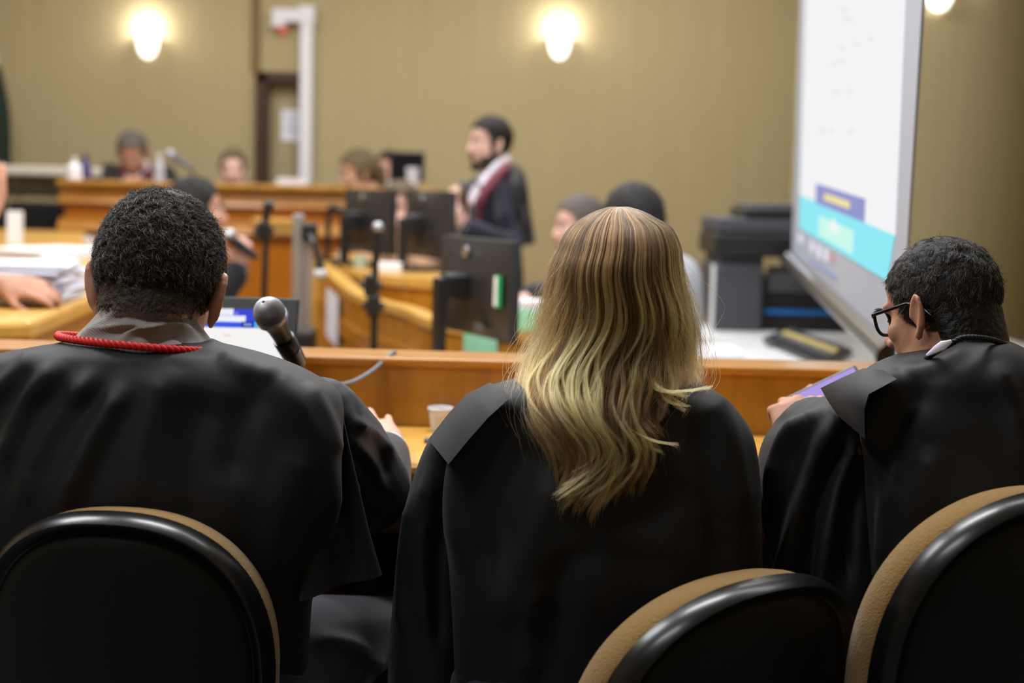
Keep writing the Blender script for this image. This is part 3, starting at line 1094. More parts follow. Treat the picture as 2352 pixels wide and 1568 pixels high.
q.box((p.x, p.y - 0.0165, bz + 0.115), (0.176, 0.003, 0.146))
q.build('screen', M_SCRD, mt_, smooth=False)
q = MB()
q.box((p.x, p.y + 0.02, bz + 0.03), (0.04, 0.02, 0.06))
q.box((p.x, p.y + 0.01, bz + 0.006), (0.12, 0.10, 0.012))
q.build('foot', M_MONB, mt_, smooth=False, bevel=0.004)
p = P(947, 440, BY + 0.05)
q = MB()
q.lathe([(0, 0), (0.028, 0), (0.036, 0.11), (0.033, 0.11), (0.026, 0.005), (0, 0.005)], Matrix.Translation((p.x, p.y, bz)), 20)
tag(q.build('tumbler', M_CUP), 'white translucent tumbler in front of the black bench monitor', 'cup')

# ------------------------------------------------------------------ table at left with papers
TZ0, TZ1, TY0, TY1 = 0.985, 1.045, 3.22, 7.0
tz = lambda y: TZ0 + (TZ1 - TZ0) * (y - TY0) / (TY1 - TY0)
def tp(px, py):
    d = ray(px, py)
    k = (TZ1 - TZ0) / (TY1 - TY0)
    s = (TZ0 - k * TY0 - CAM.z) / (d.z - k * d.y)
    return CAM + d * s
tl = thing('side_table', 'long light wood table with papers at the left side', 'table', (-1.2, 5.0, 0))
out = [tp(-90, 741), tp(74, 736), tp(226, 676), tp(262, 600), tp(196, 532), tp(-40, 524)]
q = MB()
q.prism(out, (0, 0, -0.05))
q.build('tabletop', M_WOODL, tl, smooth=False, bevel=0.014)
q = MB()
inn = [o + Vector((0.03 if i in (0, 5) else -0.02, 0.03 if i in (0, 1, 2) else -0.03, -0.051)) for i, o in enumerate(out)]
for i in range(5):
    a, b = inn[i], inn[(i + 1) % 6]
    n_ = Vector((-(b - a).y, (b - a).x, 0)).normalized() * 0.03
    q.add([a, b, Vector((b.x, b.y, 0)), Vector((a.x, a.y, 0)), a + n_, b + n_, Vector((b.x, b.y, 0)) + n_, Vector((a.x, a.y, 0)) + n_],
          [(0, 1, 2, 3), (4, 7, 6, 5), (0, 4, 5, 1), (3, 2, 6, 7), (0, 3, 7, 4), (1, 5, 6, 2)])
q.build('apron', M_WOODV, tl, smooth=False)
q = MB()
for i in range(2):
    a, b = out[i] + Vector((0, -0.012, -0.10)), out[i + 1] + Vector((0.0 if i else 0, -0.012, -0.10))
    q.tube([a, b], (0.03, 0.022), 12)
q.build('moulding', M_WOODR, tl)

def sheets(name, label, px, py, w_, d_, n, rz, mtl=M_PAPER, group='paper piles on the side table', step=0.004, dz=0.0):
    c = tp(px, py)
    q = MB()
    for k in range(n):
        j = Matrix.Translation((c.x, c.y, c.z + 0.001 + dz + step * (k + 0.5))) @ Matrix.Rotation(rz + R(random.uniform(-5, 5)), 4, 'Z')
        q.box((random.uniform(-0.006, 0.006), random.uniform(-0.006, 0.006), 0), (w_, d_, step * 0.9), j)
    return tag(q.build(name, mtl, smooth=False), label, 'papers', group)
sheets('paper_pile', 'tall white pile of papers held at the left edge of the side table', 62, 690, 0.23, 0.30, 24, R(8), M_PAPERB, step=0.0042)
sheets('paper_pile', 'loose white sheets spread behind the tall pile on the side table', 120, 588, 0.30, 0.42, 5, R(-24), step=0.006)
sheets('paper_pile', 'short stack of clipped documents just right of the tall pile', 150, 668, 0.10, 0.26, 12, R(-6), step=0.005)
c = tp(42, 560)
q = MB()
for k in range(5):
    q.box((c.x - 0.02, c.y + 0.01 * k, c.z + 0.07), (0.055, 0.006, 0.14), None)
tag(q.build('upright_documents', M_PAPER, smooth=False), 'white documents standing upright at the far left of the side table', 'papers')
c = tp(205, 574)
q = MB()
q.lathe([(0, 0), (0.020, 0), (0.027, 0.055), (0.025, 0.055), (0.018, 0.004), (0, 0.004)], Matrix.Translation(c + Vector((0, 0, 0.001))), 20)
tag(q.build('paper_cup', M_CUP), 'small white cup on the side table near the seated man holding a microphone', 'cup')

# ------------------------------------------------------------------ clerk desks in the middle
ck = thing('clerk_desk', 'curved wooden clerk desk with a front screen in the middle of the room', 'desk', (-0.3, 5.0, 0))
lip = [(742, 604, 6.1), (770, 628, 5.75), (835, 677, 5.2), (943, 707, 4.75), (1023, 738, 4.45), (1250, 768, 4.35), (1560, 778, 4.4)]
LP = [Vector(p) for p in smooth_path([P(*q) for q in lip], 40)]
def offset(path, dn, dz):
    out = []
    for i, p in enumerate(path):
        a, b = path[max(0, i - 1)], path[min(len(path) - 1, i + 1)]
        t = (b - a)
        n_ = Vector((t.y, -t.x, 0)).normalized()
        out.append(p + n_ * dn + Vector((0, 0, dz)))
    return out
def wall_strip(mb, path, d0, d1, z0, z1, to_floor=None):
    A, B = offset(path, d0, 0), offset(path, d1, 0)
    V, Fc = [], []
    for p, r_ in zip(A, B):
        zb = z1 if to_floor is None else None
        lo = (p.z + z1) if to_floor is None else to_floor
        V += [(p.x, p.y, p.z + z0), (r_.x, r_.y, r_.z + z0), (r_.x, r_.y, lo), (p.x, p.y, lo)]
    n_ = len(A)
    for i in range(n_ - 1):
        for k in range(4):
            Fc.append((i * 4 + k, i * 4 + (k + 1) % 4, i * 4 + 4 + (k + 1) % 4, i * 4 + 4 + k))
    Fc += [(0, 3, 2, 1), (n_ * 4 - 4, n_ * 4 - 3, n_ * 4 - 2, n_ * 4 - 1)]
    mb.add(V, Fc)
q = MB(); wall_strip(q, LP, 0.02, -0.03, -0.03, 0, 0.0); q.build('front_screen', M_WOODV, ck, angle=50)
q = MB(); wall_strip(q, LP, 0.03, -0.035, 0.0, -0.028); q.build('top_lip', M_WOODL, ck, angle=50)
q = MB(); wall_strip(q, LP, 0.034, 0.018, -0.13, -0.19); q.build('moulding', M_WOOD, ck, angle=50)
q = MB(); wall_strip(q, LP[:26], 0.034, 0.018, -0.24, -0.30); q.build('moulding', M_WOOD, ck, angle=50)
q = MB(); wall_strip(q, LP[2:], -0.05, -0.40, -0.12, -0.15); q.build('worktop', M_WOODL, ck, angle=50)
q = MB()
e0 = LP[0]
q.tube([(e0.x, e0.y, 0), (e0.x, e0.y, e0.z + 0.005)], (0.055, 0.055), 18)
q.build('end_post', M_WOODL, ck)

uk = thing('upper_desk', 'higher wooden desk tier carrying the two far monitors', 'desk', (0, 6.0, 0))
u = [(762, 580, 6.55), (800, 612, 6.0), (860, 628, 5.55), (926, 632, 5.3), (1010, 640, 5.2), (1130, 648, 5.2)]
UP = [Vector(p) for p in smooth_path([P(*q) for q in u], 30)]
for p in UP:
    p.z = 0.985 + (p.z - 0.985) * 0.2
UZ = 0.985
q = MB(); wall_strip(q, UP, 0.02, -0.03, -0.035, 0, 0.0); q.build('front_screen', M_WOODV, uk, angle=50)
top = [p for p in offset(UP, 0.04, 0)]
back = [Vector((p.x + 0.10, min(p.y + 0.60, 7.0), p.z)) for p in top]
q = MB()
q.sheet([top, back], 0.035, (0, 0, -1))
q.build('desktop', M_WOODL, uk, angle=50)
q = MB(); wall_strip(q, UP, 0.036, 0.02, -0.10, -0.15); q.build('moulding', M_WOOD, uk, angle=50)

# notices on the clerk desk
def note(name, label, px0, py0, px1, py1, y, mtl, slant=0.0):
    a, b, c, d = P(px0, py0, y), P(px1, py0 + slant, y), P(px1, py1 + slant, y), P(px0, py1, y)
    q = MB()
    q.prism([a, b, c, d], (0, 0.003, 0))
    return tag(q.build(name, mtl, smooth=False), label, 'paper')
def lip_y(px):
    xs = [project([p])[0][0] for p in LP]
    i = min(range(len(xs)), key=lambda k: abs(xs[k] - px))
    return i
i0, i1 = lip_y(772), lip_y(802)
A = offset(LP, 0.040, 0)
q = MB()
sg = A[i0:i1 + 1] if i1 > i0 else A[i0:i0 + 2]
q.sheet([[p + Vector((0, 0, -0.05)) for p in sg], [p + Vector((0, 0, -0.245)) for p in sg]], 0.003, (0.6, 0.8, 0))
tag(q.build('paper_notice', M_PAPER, smooth=False), 'white sheet hanging down the front of the curved clerk desk', 'notice')
i0 = lip_y(1075); i1 = lip_y(1132)
sg = A[i0:i1 + 1]
q = MB()
q.sheet([[p + Vector((0, 0, -0.015)) for p in sg], [p + Vector((0, 0, -0.10)) for p in sg]], 0.003, (0.1, 1, 0))
tag(q.build('green_sheet', M_GREENF, smooth=False), 'mint green sheet on the clerk desk front below the nearest monitor', 'paper')
fi = lip_y(1240)
c = LP[fi] + Vector((0.02, 0.02, 0.003))
q = MB()
q.box((c.x + 0.03, c.y + 0.04, c.z + 0.036), (0.21, 0.12, 0.07))
fo = q.build('mint_folder', M_GREENF, smooth=False, bevel=0.006)
tag(fo, 'mint green folder of papers beside the blonde hair, on the clerk desk', 'folder')
q = MB()
for k in range(6):
    q.box((c.x + 0.03 + 0.003 * (k % 2), c.y + 0.04, c.z + 0.0745 + 0.004 * k), (0.20, 0.115, 0.0035))
q.build('sheets', M_PAPER, fo, smooth=False)

# table right behind the advocates' ledge with the nearest monitor
CT = 0.80
ct = thing('computer_table', 'low table behind the ledge carrying the nearest monitor', 'table', (-0.2, 3.85, 0))
q = MB(); q.box((-0.2, 3.85, CT - 0.015), (1.5, 0.62, 0.03)); q.build('tabletop', M_WOODL, ct, smooth=False, bevel=0.006)
for sx in (-0.9, 0.5):
    for sy in (3.6, 4.1):
        q = MB(); q.box((sx, sy, (CT - 0.03) / 2), (0.05, 0.05, CT - 0.03)); q.build('leg', M_WOODV, ct, smooth=False)
def small(name, label, cat, px, py, y, d, mtl, rz=0.0, grp=None):
    """a low object lying on the computer table"""
    c = P(px, py, y)
    q = MB()
    M = Matrix.Translation((c.x, c.y, CT)) @ Matrix.Rotation(rz, 4, 'Z')
    q.box((0, 0, d[2] / 2 + 0.0005), d, M)
    return tag(q.build(name, mtl, smooth=False, bevel=min(d) * 0.2), label, cat, grp)
small('router_box', 'white box with rounded edges on the computer table, behind the bent cable', 'box', 893, 800, 3.95, (0.085, 0.10, 0.030), M_PAPER)
small('white_block', 'small white box between the two black monitor stands', 'box', 972, 800, 3.98, (0.060, 0.08, 0.034), M_TABLEW)
small('purple_case', 'purple and grey case lying right of the white boxes', 'case', 985, 808, 3.72, (0.10, 0.06, 0.022), M_BLUECAP)
small('white_papers', 'loose white papers on the computer table left of the blonde hair', 'papers', 1170, 805, 3.8, (0.13, 0.14, 0.03), M_PAPER, R(12))

# ------------------------------------------------------------------ monitors
def monitor(label, w_=0.44, h=0.27, foot=0.0):
    """screen faces +Y, its back towards -Y; origin at the foot"""
    t = thing('desk_monitor', label, 'monitor', (0, 0, 0), 'black monitors on the clerk desks')
    zc = foot + h / 2
    q = MB()
    n = 10
    rows = []
    for j in range(n + 1):
        v = -1 + 2 * j / n
        rows.append([Vector((w_ / 2 * u_ / 6, -0.014 - 0.026 * (1 - abs(u_ / 6) ** 3) * (1 - abs(v) ** 3), zc + h / 2 * v)) for u_ in range(-6, 7)])
    q.sheet(rows, 0.022)
    q.build('back_cover', M_MONB, t, local=True)
    q = MB(); q.box((0, 0.010, zc), (w_, 0.012, h)); q.build('bezel', M_BLACKP, t, smooth=False, local=True, bevel=0.003)
    q = MB(); q.box((0, 0.017, zc), (w_ - 0.03, 0.003, h - 0.035)); q.build('screen', M_SCRD, t, smooth=False, local=True)
    q = MB()
    q.lathe([(0, 0), (0.017, 0), (0.017, 0.004), (0, 0.005)], Matrix.Translation((0, -0.040, zc + h * 0.36)) @ Matrix.Rotation(PI / 2, 4, 'X'), 20)
    q.build('badge', M_CHROME, t, local=True)
    q = MB()
    q.box((0, -0.118, (zc + 0.02) / 2 + 0.006), (0.044, 0.030, zc + 0.02))
    q.build('stand_column', M_BLACKP, t, smooth=False, local=True, bevel=0.006)
    q = MB()
    q.box((0, -0.072, zc), (0.06, 0.075, 0.07))
    q.box((0, -0.072, zc + 0.03), (0.03, 0.07, 0.02))
    q.build('mount', M_BLACKP, t, smooth=False, local=True, bevel=0.008)
    q = MB()
    q.box((0, -0.05, 0.006), (0.22, 0.17, 0.012))
    q.build('foot', M_BLACKP, t, smooth=False, local=True, bevel=0.004)
    return t
mc = monitor('nearest black monitor seen from behind, with a green and white sticker', foot=0.108)
pc = P(1098, 660, 3.98)
mc.location = (pc.x, 3.98, CT)
mc.rotation_euler = (0, 0, R(-62))
q = MB()
q.box((0.185, -0.033, 0.108 + 0.135), (0.030, 0.006, 0.085))
sk = q.build('sticker', M_GREENS, mc, smooth=False, local=True)
sk['label'] = 'green sticker'
q = MB()
q.box((0.178, -0.0365, 0.108 + 0.135), (0.018, 0.002, 0.08))
q.build('sticker_label', M_PAPER, sk, smooth=False, local=True)
q = MB()
q.box((0.09, -0.040, 0.108 + 0.03), (0.05, 0.004, 0.022))
q.build('rating_plate', M_GREYM, mc, smooth=False, local=True)
mb_ = monitor('middle black monitor beside the standing man, seen from behind', foot=0.05)
pb_ = P(988, 515, 5.75)
mb_.location = (pb_.x, 5.75, UZ)
mb_.rotation_euler = (0, 0, R(-63))
ma_ = monitor('farthest black monitor in front of the bench end, seen from behind', foot=0.05)
pa_ = P(850, 505, 6.05)
ma_.location = (pa_.x, 6.05, UZ)
ma_.rotation_euler = (0, 0, R(-58))
# black frame standing left of the farthest monitor
p = P(768, 575, 6.3)
fr2 = thing('black_frame_stand', 'thin black bent tube stand left of the farthest monitor', 'stand', (p.x, 6.3, UZ))
q = MB()
a_, b_, c_, d2 = P(752, 596, 6.3), P(757, 484, 6.3), P(775, 480, 6.3), P(790, 486, 6.3)
q.tube(smooth_path([(a_.x, 6.3, UZ), a_, b_, c_, d2], 20), 0.013, 10)
q.build('tube', M_BLACKP, fr2)
q = MB(); q.box((p.x - 0.02, 6.3, UZ + 0.006), (0.10, 0.10, 0.012)); q.build('foot', M_BLACKP, fr2, smooth=False)
# small things on the upper desk
def onup(px, py, y):
    c = P(px, py, y)
    return Vector((c.x, y, UZ + 0.001))
c = onup(880, 586, 5.62)
q = MB(); q.box((c.x + 0.02, c.y, c.z + 0.016), (0.11, 0.09, 0.032)); tag(q.build('document_stack', M_PAPER, smooth=False, bevel=0.003), 'white documents on the upper desk behind the microphone head', 'papers')
c = onup(788, 580, 6.2)
q = MB(); q.lathe([(0, 0), (0.022, 0), (0.026, 0.05), (0.024, 0.05), (0.02, 0.004), (0, 0.004)], Matrix.Translation(c), 18); tag(q.build('coffee_cup', M_TABLEW), 'small white cup at the left corner of the upper desk', 'cup')
c = onup(828, 590, 5.85)
q = MB(); q.lathe([(0, 0), (0.026, 0), (0.030, 0.045), (0.028, 0.045), (0.024, 0.004), (0, 0.004)], Matrix.Translation(c), 18); tag(q.build('green_cup', mat('pale_green_plastic', lin(170, 190, 172), 0.4, 0.4)), 'pale green cup on the upper desk between the monitor and the microphone', 'cup')
# keyboards and mice on the clerk worktop
i_ = lip_y(905)
c = offset(LP, -0.18, -0.118)[i_]
q = MB(); q.box((0, 0, 0.010), (0.30, 0.12, 0.018), Matrix.Translation(c) @ Matrix.Rotation(R(-35), 4, 'Z')); tag(q.build('keyboard', M_GREYM, smooth=False, bevel=0.004), 'grey keyboard on the clerk desk worktop', 'keyboard')

# ------------------------------------------------------------------ stands
def mic_stand(label, base, top, ball, clamps, silver):
    t = thing('microphone_stand', label, 'microphone stand', (base.x, base.y, 0))
    q = MB(); q.tube([(base.x, base.y, 0.02), top], 0.011, 12); q.build('pole', M_BLACKP, t)
    q = MB(); q.lathe([(0, 0), (0.13, 0), (0.13, 0.015), (0.03, 0.03), (0, 0.03)], Matrix.Translation((base.x, base.y, 0)), 28); q.build('base', M_BLACKP, t)
    for c in clamps:
        q = MB(); q.box(c, (0.040, 0.045, 0.065)); q.tube([c + Vector((-0.035, 0, 0.0)), c + Vector((0.035, 0, 0.0))], 0.012, 10)
        q.build('clamp', M_BLACKP, t, smooth=False, bevel=0.006)
    return t
y_ = 4.32
b0 = P(858, 800, y_); t0 = P(862, 600, y_)
b0.x = (b0.x + t0.x) / 2
st = mic_stand('black microphone stand with clamps in front of the curved clerk desk', b0, t0, None, [P(852, 655, y_), P(858, 702, y_)], True)
mh = thing('clipped_microphone', 'dark microphone with silver ball head clipped on the black stand', 'microphone', P(866, 600, y_))
q = MB(); q.tube([P(862, 606, y_), P(866, 575, y_), P(868, 534, y_)], [0.011, 0.014, 0.016], 14); q.build('handle', M_BLACKP, mh)
q = MB(); g_ = P(868, 522, y_); q.ell(g_, (0.0175,) * 3, None, 18, 12); q.build('grille', M_GRILLE, mh)
y_ = 4.9
b0 = P(590, 690, y_); t0 = P(612, 520, y_)
st2 = mic_stand('black microphone stand with tilted boom next to the raised hand', b0, t0, None, [P(606, 530, y_)], False)
q = MB(); q.tube([P(603, 540, y_), P(617, 470, y_)], [0.010, 0.016], 10); q.ell(P(617, 473, y_), (0.020,) * 3, None, 14, 10); q.build('boom', M_BLACKP, st2)
# aluminium stand with two posts
y_ = 4.75
ps = thing('aluminium_stand', 'aluminium stand with two upright posts and a black clamp', 'stand', (P(690, 700, y_).x, y_, 0))
for x0_, yt, w_ in ((686, 492, 0.036), (708, 530, 0.026)):
    t_ = P(x0_, yt, y_)
    q = MB(); q.box((t_.x, y_, t_.z / 2 + 0.01), (w_, 0.03, t_.z - 0.02)); q.build('post', M_ALU, ps, smooth=False, bevel=0.004)
c = P(714, 532, y_)
q = MB(); q.box(c + Vector((0, -0.03, 0)), (0.05, 0.05, 0.06)); q.build('clamp', M_BLACKP, ps, smooth=False, bevel=0.01)
c = P(697, 780, y_)
q = MB(); q.box((c.x, y_, 0.02), (0.34, 0.34, 0.04)); q.build('base', M_BLACKP, ps, smooth=False, bevel=0.01)
c = P(705, 790, 4.4)
q = MB(); q.box((c.x, 4.4, 0.37), (0.10, 0.16, 0.74)); q.box((c.x - 0.01, 4.4, 0.80), (0.07, 0.1, 0.14))
tag(q.build('loudspeaker_box', M_PRND, smooth=False, bevel=0.012), 'dark box standing in front of the aluminium posts behind the laptop', 'box')
y_ = 4.55
g_ = P(735, 627, y_)
wm = thing('hanging_microphone', 'microphone with a white round head hanging beside the aluminium posts', 'microphone', g_)
q = MB(); q.ell(g_, (0.021,) * 3, None, 18, 12); q.build('grille', M_PIPE, wm)
q = MB(); q.tube([g_ + Vector((0, 0, 0.012)), g_ + Vector((-0.004, 0, 0.05)), P(722, 560, y_)], [0.017, 0.012, 0.009], 12); q.tube([P(722, 560, y_), P(712, 540, 4.68)], 0.009, 8); q.build('handle', M_MONB, wm)

# ------------------------------------------------------------------ white table, printer, keyboard at right
PT = 0.80
wt = thing('white_table', 'white table at the right carrying the printer and a keyboard', 'table', (1.2, 4.9, 0))
ol = [PZ(1610, 800, PT), PZ(1640, 770, PT), Vector((1.88, 6.35, PT)), Vector((1.88, 3.2, PT)), PZ(1960, 842, PT), PZ(1880, 846, PT)]
ol = [Vector((0.62, 4.9, PT)), Vector((0.76, 6.0, PT)), Vector((1.90, 6.0, PT)), Vector((1.90, 3.05, PT)), Vector((0.70, 3.05, PT)), Vector((0.58, 4.0, PT))]
q = MB(); q.prism(ol, (0, 0, -0.035)); q.build('tabletop', M_TABLEW, wt, smooth=False, bevel=0.006)
for x_, y_ in ((0.88, 5.9), (1.8, 5.9), (1.8, 3.2), (0.78, 3.2)):
    q = MB(); q.box((x_, y_, (PT - 0.035) / 2), (0.05, 0.05, PT - 0.035)); q.build('leg', M_CREAM, wt, smooth=False)
# printer, facing the camera
pr = thing('office_printer', 'tall black office printer on the white table behind the projection screen', 'printer', (1.13, 5.75, PT))
Y0 = 5.45
def bxp(x0, x1, y0p, y1p, d0, d1, mtl, name, bev=0.012):
    """front face given by pixel edges at distance d0, running back to d1"""
    a, b = P(x0, y0p, d0), P(x1, y1p, d0)
    q = MB()
    q.box(((a.x + b.x) / 2, (d0 + d1) / 2, (a.z + b.z) / 2), (abs(b.x - a.x), d1 - d0, abs(a.z - b.z)))
    return q.build(name, mtl, pr, smooth=False, bevel=bev)
zb = PT
a, b = P(1655, 585, Y0), P(1905, 775, Y0)
q = MB()
x0, x1 = a.x, P(1752, 650, Y0).x
q.box(((x0 + x1) / 2, Y0 + 0.22, (zb + a.z) / 2), (x1 - x0, 0.44, a.z - zb)); q.build('left_pillar', M_PRN, pr, smooth=False, bevel=0.012)
q = MB(); xa_, za_ = P(1644, 604, Y0 - 0.02).x, P(1644, 606, Y0 - 0.02).z
q.box(((xa_ + x1) / 2, Y0 + 0.20, (zb + za_) / 2), (x1 - xa_, 0.44, za_ - zb)); q.build('lower_cover', M_PRN, pr, smooth=False, bevel=0.014)
x2 = P(1985, 650, Y0).x
q = MB(); zt = P(1800, 640, Y0).z
q.box(((x1 + x2) / 2, Y0 + 0.25, (zb + zt) / 2), (x2 - x1, 0.38, zt - zb)); q.build('body', M_PRND, pr, smooth=False, bevel=0.012)
q = MB(); q.box(((x1 + x2) / 2, Y0 + 0.05, zb + 0.20), (x2 - x1 - 0.05, 0.03, 0.10)); q.build('paper_drawer', M_PRN, pr, smooth=False, bevel=0.006)
q = MB(); q.box(((x1 + x2) / 2, Y0 + 0.045, zb + 0.075), (x2 - x1 - 0.04, 0.02, 0.018)); q.build('blue_strip', M_BLUEST, pr, smooth=False)
q = MB(); q.box((x2 - 0.05, Y0 + 0.24, (zt + a.z) / 2), (0.10, 0.30, a.z - zt + 0.002)); q.build('right_pillar', M_PRND, pr, smooth=False, bevel=0.01)
z1, z2 = P(1700, 588, Y0).z, P(1700, 535, Y0).z
q = MB(); xl_, xr_ = P(1640, 540, Y0).x, x2 + 0.02
q.box(((xl_ + xr_) / 2, Y0 + 0.20, (z1 + z2) / 2), (xr_ - xl_, 0.50, z2 - z1)); q.build('scanner_bed', M_PRND, pr, smooth=False, bevel=0.014)
z3 = P(1700, 500, Y0).z
q = MB(); q.box(((xl_ + xr_) / 2, Y0 + 0.20, (z2 + z3) / 2), (xr_ - xl_ - 0.01, 0.48, z3 - z2)); q.build('scanner_lid', M_PRN, pr, smooth=False, bevel=0.012)
z4 = P(1760, 476, Y0).z
xm = P(1708, 480, Y0).x
q = MB(); q.box(((xm + xr_) / 2, Y0 + 0.16, (z3 + z4) / 2), (xr_ - xm, 0.40, z4 - z3)); q.build('document_feeder', M_PRND, pr, smooth=False, bevel=0.014)
q = MB(); q.box(((xm + xr_) / 2 + 0.01, Y0 + 0.18, z4 + 0.008), (xr_ - xm - 0.02, 0.36, 0.014)); q.build('feeder_cover', M_GREYM, pr, smooth=False, bevel=0.005)
# keyboard with pale yellow keys
kb = thing('keyboard', 'black keyboard with pale yellow keys on the white table', 'keyboard', (1.05, 4.35, PT))
A_, B_, C_, D_ = PZ(1752, 775, PT + 0.02), PZ(1808, 752, PT + 0.02), PZ(1958, 800, PT + 0.02), PZ(1905, 838, PT + 0.02)
q = MB(); q.prism([A_, B_, C_, D_], (0, 0, -0.019)); q.build('case', M_PRND, kb, smooth=False, bevel=0.004)
def on_kb(u_, v_):
    return (A_ * (1 - u_) + D_ * u_) * (1 - v_) + (B_ * (1 - u_) + C_ * u_) * v_
for r_ in range(3):
    for k in range(11):
        u0, v0 = 0.10 + 0.075 * k, 0.24 + 0.25 * r_
        c = on_kb(u0, v0)
        q = MB()
        q.prism([on_kb(u0, v0), on_kb(u0 + 0.058, v0), on_kb(u0 + 0.058, v0 + 0.18), on_kb(u0, v0 + 0.18)], (0, 0, 0.008))
        q.build('key', M_KEYS if r_ == 1 else M_GREYM, kb, smooth=False)
c = PZ(1775, 780, PT + 0.01)
q = MB(); q.box((c.x + 0.0, c.y - 0.16, PT + 0.010), (0.10, 0.06, 0.018)); tag(q.build('card_reader', M_GREYM, smooth=False, bevel=0.004), 'small grey card reader in front of the keyboard on the white table', 'card reader')
c = PZ(1640, 800, PT)
q = MB()
for k in range(5):
    q.box((0.66 + 0.004 * k, 4.55, PT + 0.003 + 0.005 * k), (0.10, 0.26, 0.0045))
tag(q.build('paper_pile', M_PAPER, smooth=False), 'white papers on the white table left of the printer', 'papers')
q = MB()
q.box((0.766, 5.46, PT + 0.126), (0.012, 0.05, 0.25))
tag(q.build('white_board_panel', M_TABLEW, smooth=False, bevel=0.004), 'thin white panel standing against the printer left side', 'panel')

# ------------------------------------------------------------------ projection screen
BL, BR = P(1818, 592, 5.25), P(2066, 832, 2.78)
TL = P(1842, 0, 5.25)
e1 = (BR - BL)
nrm = e1.cross(TL - BL).normalized()
if nrm.dot(CAM - BL) < 0:
    nrm = -nrm
sc = thing('projection_screen', 'large projection screen showing a white page with a cyan footer', 'screen', ((BL + BR) / 2).to_tuple())
pp = lambda px, py, o=0.0: on_plane(px, py, BL, nrm) + nrm * o
TLx, TRx, BRx, BLx = pp(1846, -220), pp(2132, -220), pp(2066, 832), pp(1818, 592)
q = MB(); q.prism([TLx, TRx, BRx, BLx], -nrm * 0.006); q.build('screen_cloth', M_SCREENG, sc, smooth=False)
def patch(name, pts, mtl, o, parent=sc):
    q = MB(); q.prism([pp(x, y, o) for x, y in pts], nrm * 0.001)
    return q.build(name, mtl, parent, smooth=False)
pg = patch('projected_page', [(1858, -220), (2092, -220), (2058, 541), (1838, 447)], glow('page_white', lin(244, 244, 246), 1.0), 0.001)
patch('footer_band', [(1839, 448), (2057, 541), (2039, 645), (1837, 523)], glow('cyan_light', lin(146, 234, 246), 1.0), 0.001)
patch('button_panel', [(1877, 421), (1991, 457), (1989, 511), (1876, 466)], glow('violet_light', lin(150, 152, 206), 1.0), 0.003)
patch('button', [(1898, 443), (1957, 463), (1956, 480), (1897, 459)], glow('yellow_light', lin(240, 226, 160), 1.0), 0.005)
patch('map_picture', [(1884, 494), (1964, 530), (1961, 584), (1882, 540)], glow('pale_map_light', lin(204, 250, 236), 1.0), 0.003)
star = []
for k in range(10):
    r_ = 22 if k % 2 == 0 else 10
    a_ = -PI / 2 + k * PI / 5
    star.append((1920 + r_ * 0.75 * math.cos(a_), 521 + r_ * math.sin(a_) + 0.45 * r_ * 0.75 * math.cos(a_)))
patch('star_mark', star, glow('white_mark_light', lin(246, 246, 246), 1.0), 0.005)
for k, (x_, w_, h_, m_) in enumerate(((1841, 9, 22, 'w'), (1868, 9, 26, 'w'), (1884, 10, 30, 'w'), (1900, 9, 28, 'w'), (1914, 7, 22, 'r'))):
    y0 = 534 + (x_ - 1841) * 0.60
    patch('task_icon', [(x_ - w_ / 2, y0), (x_ + w_ / 2, y0 + w_ * 0.6), (x_ + w_ / 2, y0 + h_ + w_ * 0.6), (x_ - w_ / 2, y0 + h_)], glow('icon_light', lin(232, 230, 240) if m_ == 'w' else lin(214, 160, 164), 1.0), 0.003)
patch('caption_line', [(1862, 592), (1924, 634), (1923, 642), (1861, 600)], glow('caption_light', lin(168, 172, 214), 0.9), 0.003)
# faint lines of text on the projected page
mt = glow('faint_text_light', lin(226, 226, 232), 1.0)
for k, (x_, y_) in enumerate(((1943, 22), (1945, 40), (1954, 44), (1936, 108), (1970, 100), (2004, 88), (1920, 145), (1938, 140), (1924, 210), (1955, 208), (1892, 298), (1912, 298), (1958, 300))):
    patch('text_mark', [(x_ - 6, y_ - 3), (x_ + 6, y_ + 1), (x_ + 6, y_ + 6), (x_ - 6, y_ + 2)], mt, 0.003)
# weight bar along the bottom edge
up_ = (TLx - BLx).normalized()
q = MB()
o1, o2 = pp(1816, 596), pp(2050, 822)
q.tube([o1, o2], (0.030, 0.030), 18)
q.build('bottom_bar', mat('bar_grey', lin(112, 110, 110), 0.3, 0.5, metal=0.7), sc)
for o_ in (o1, o2):
    dd = (o2 - o1).normalized() * (0.02 if o_ is o2 else -0.02)
    q = MB()
    q.tube([o_, o_ + dd * 1.6], 0.037, 18)
    q.build('end_cap', M_BLACKG, sc)
q = MB()
q.tube([pp(1817, 586, 0.012), pp(2056, 814, 0.012)], (0.011, 0.011), 10)
q.build('hem_pocket', M_SCREENG, sc)
q = MB()
tt_ = pp(1846, -220), pp(2132, -220)
q.tube([tt_[0], tt_[1]], 0.045, 18)
q.build('roller_case', M_PIPE, sc)
for t_ in tt_:
    q = MB(); q.tube([t_ + Vector((0, 0, 0.03)), Vector((t_.x, t_.y, CEIL))], 0.006, 8); q.build('hanger', M_CHROME, sc)
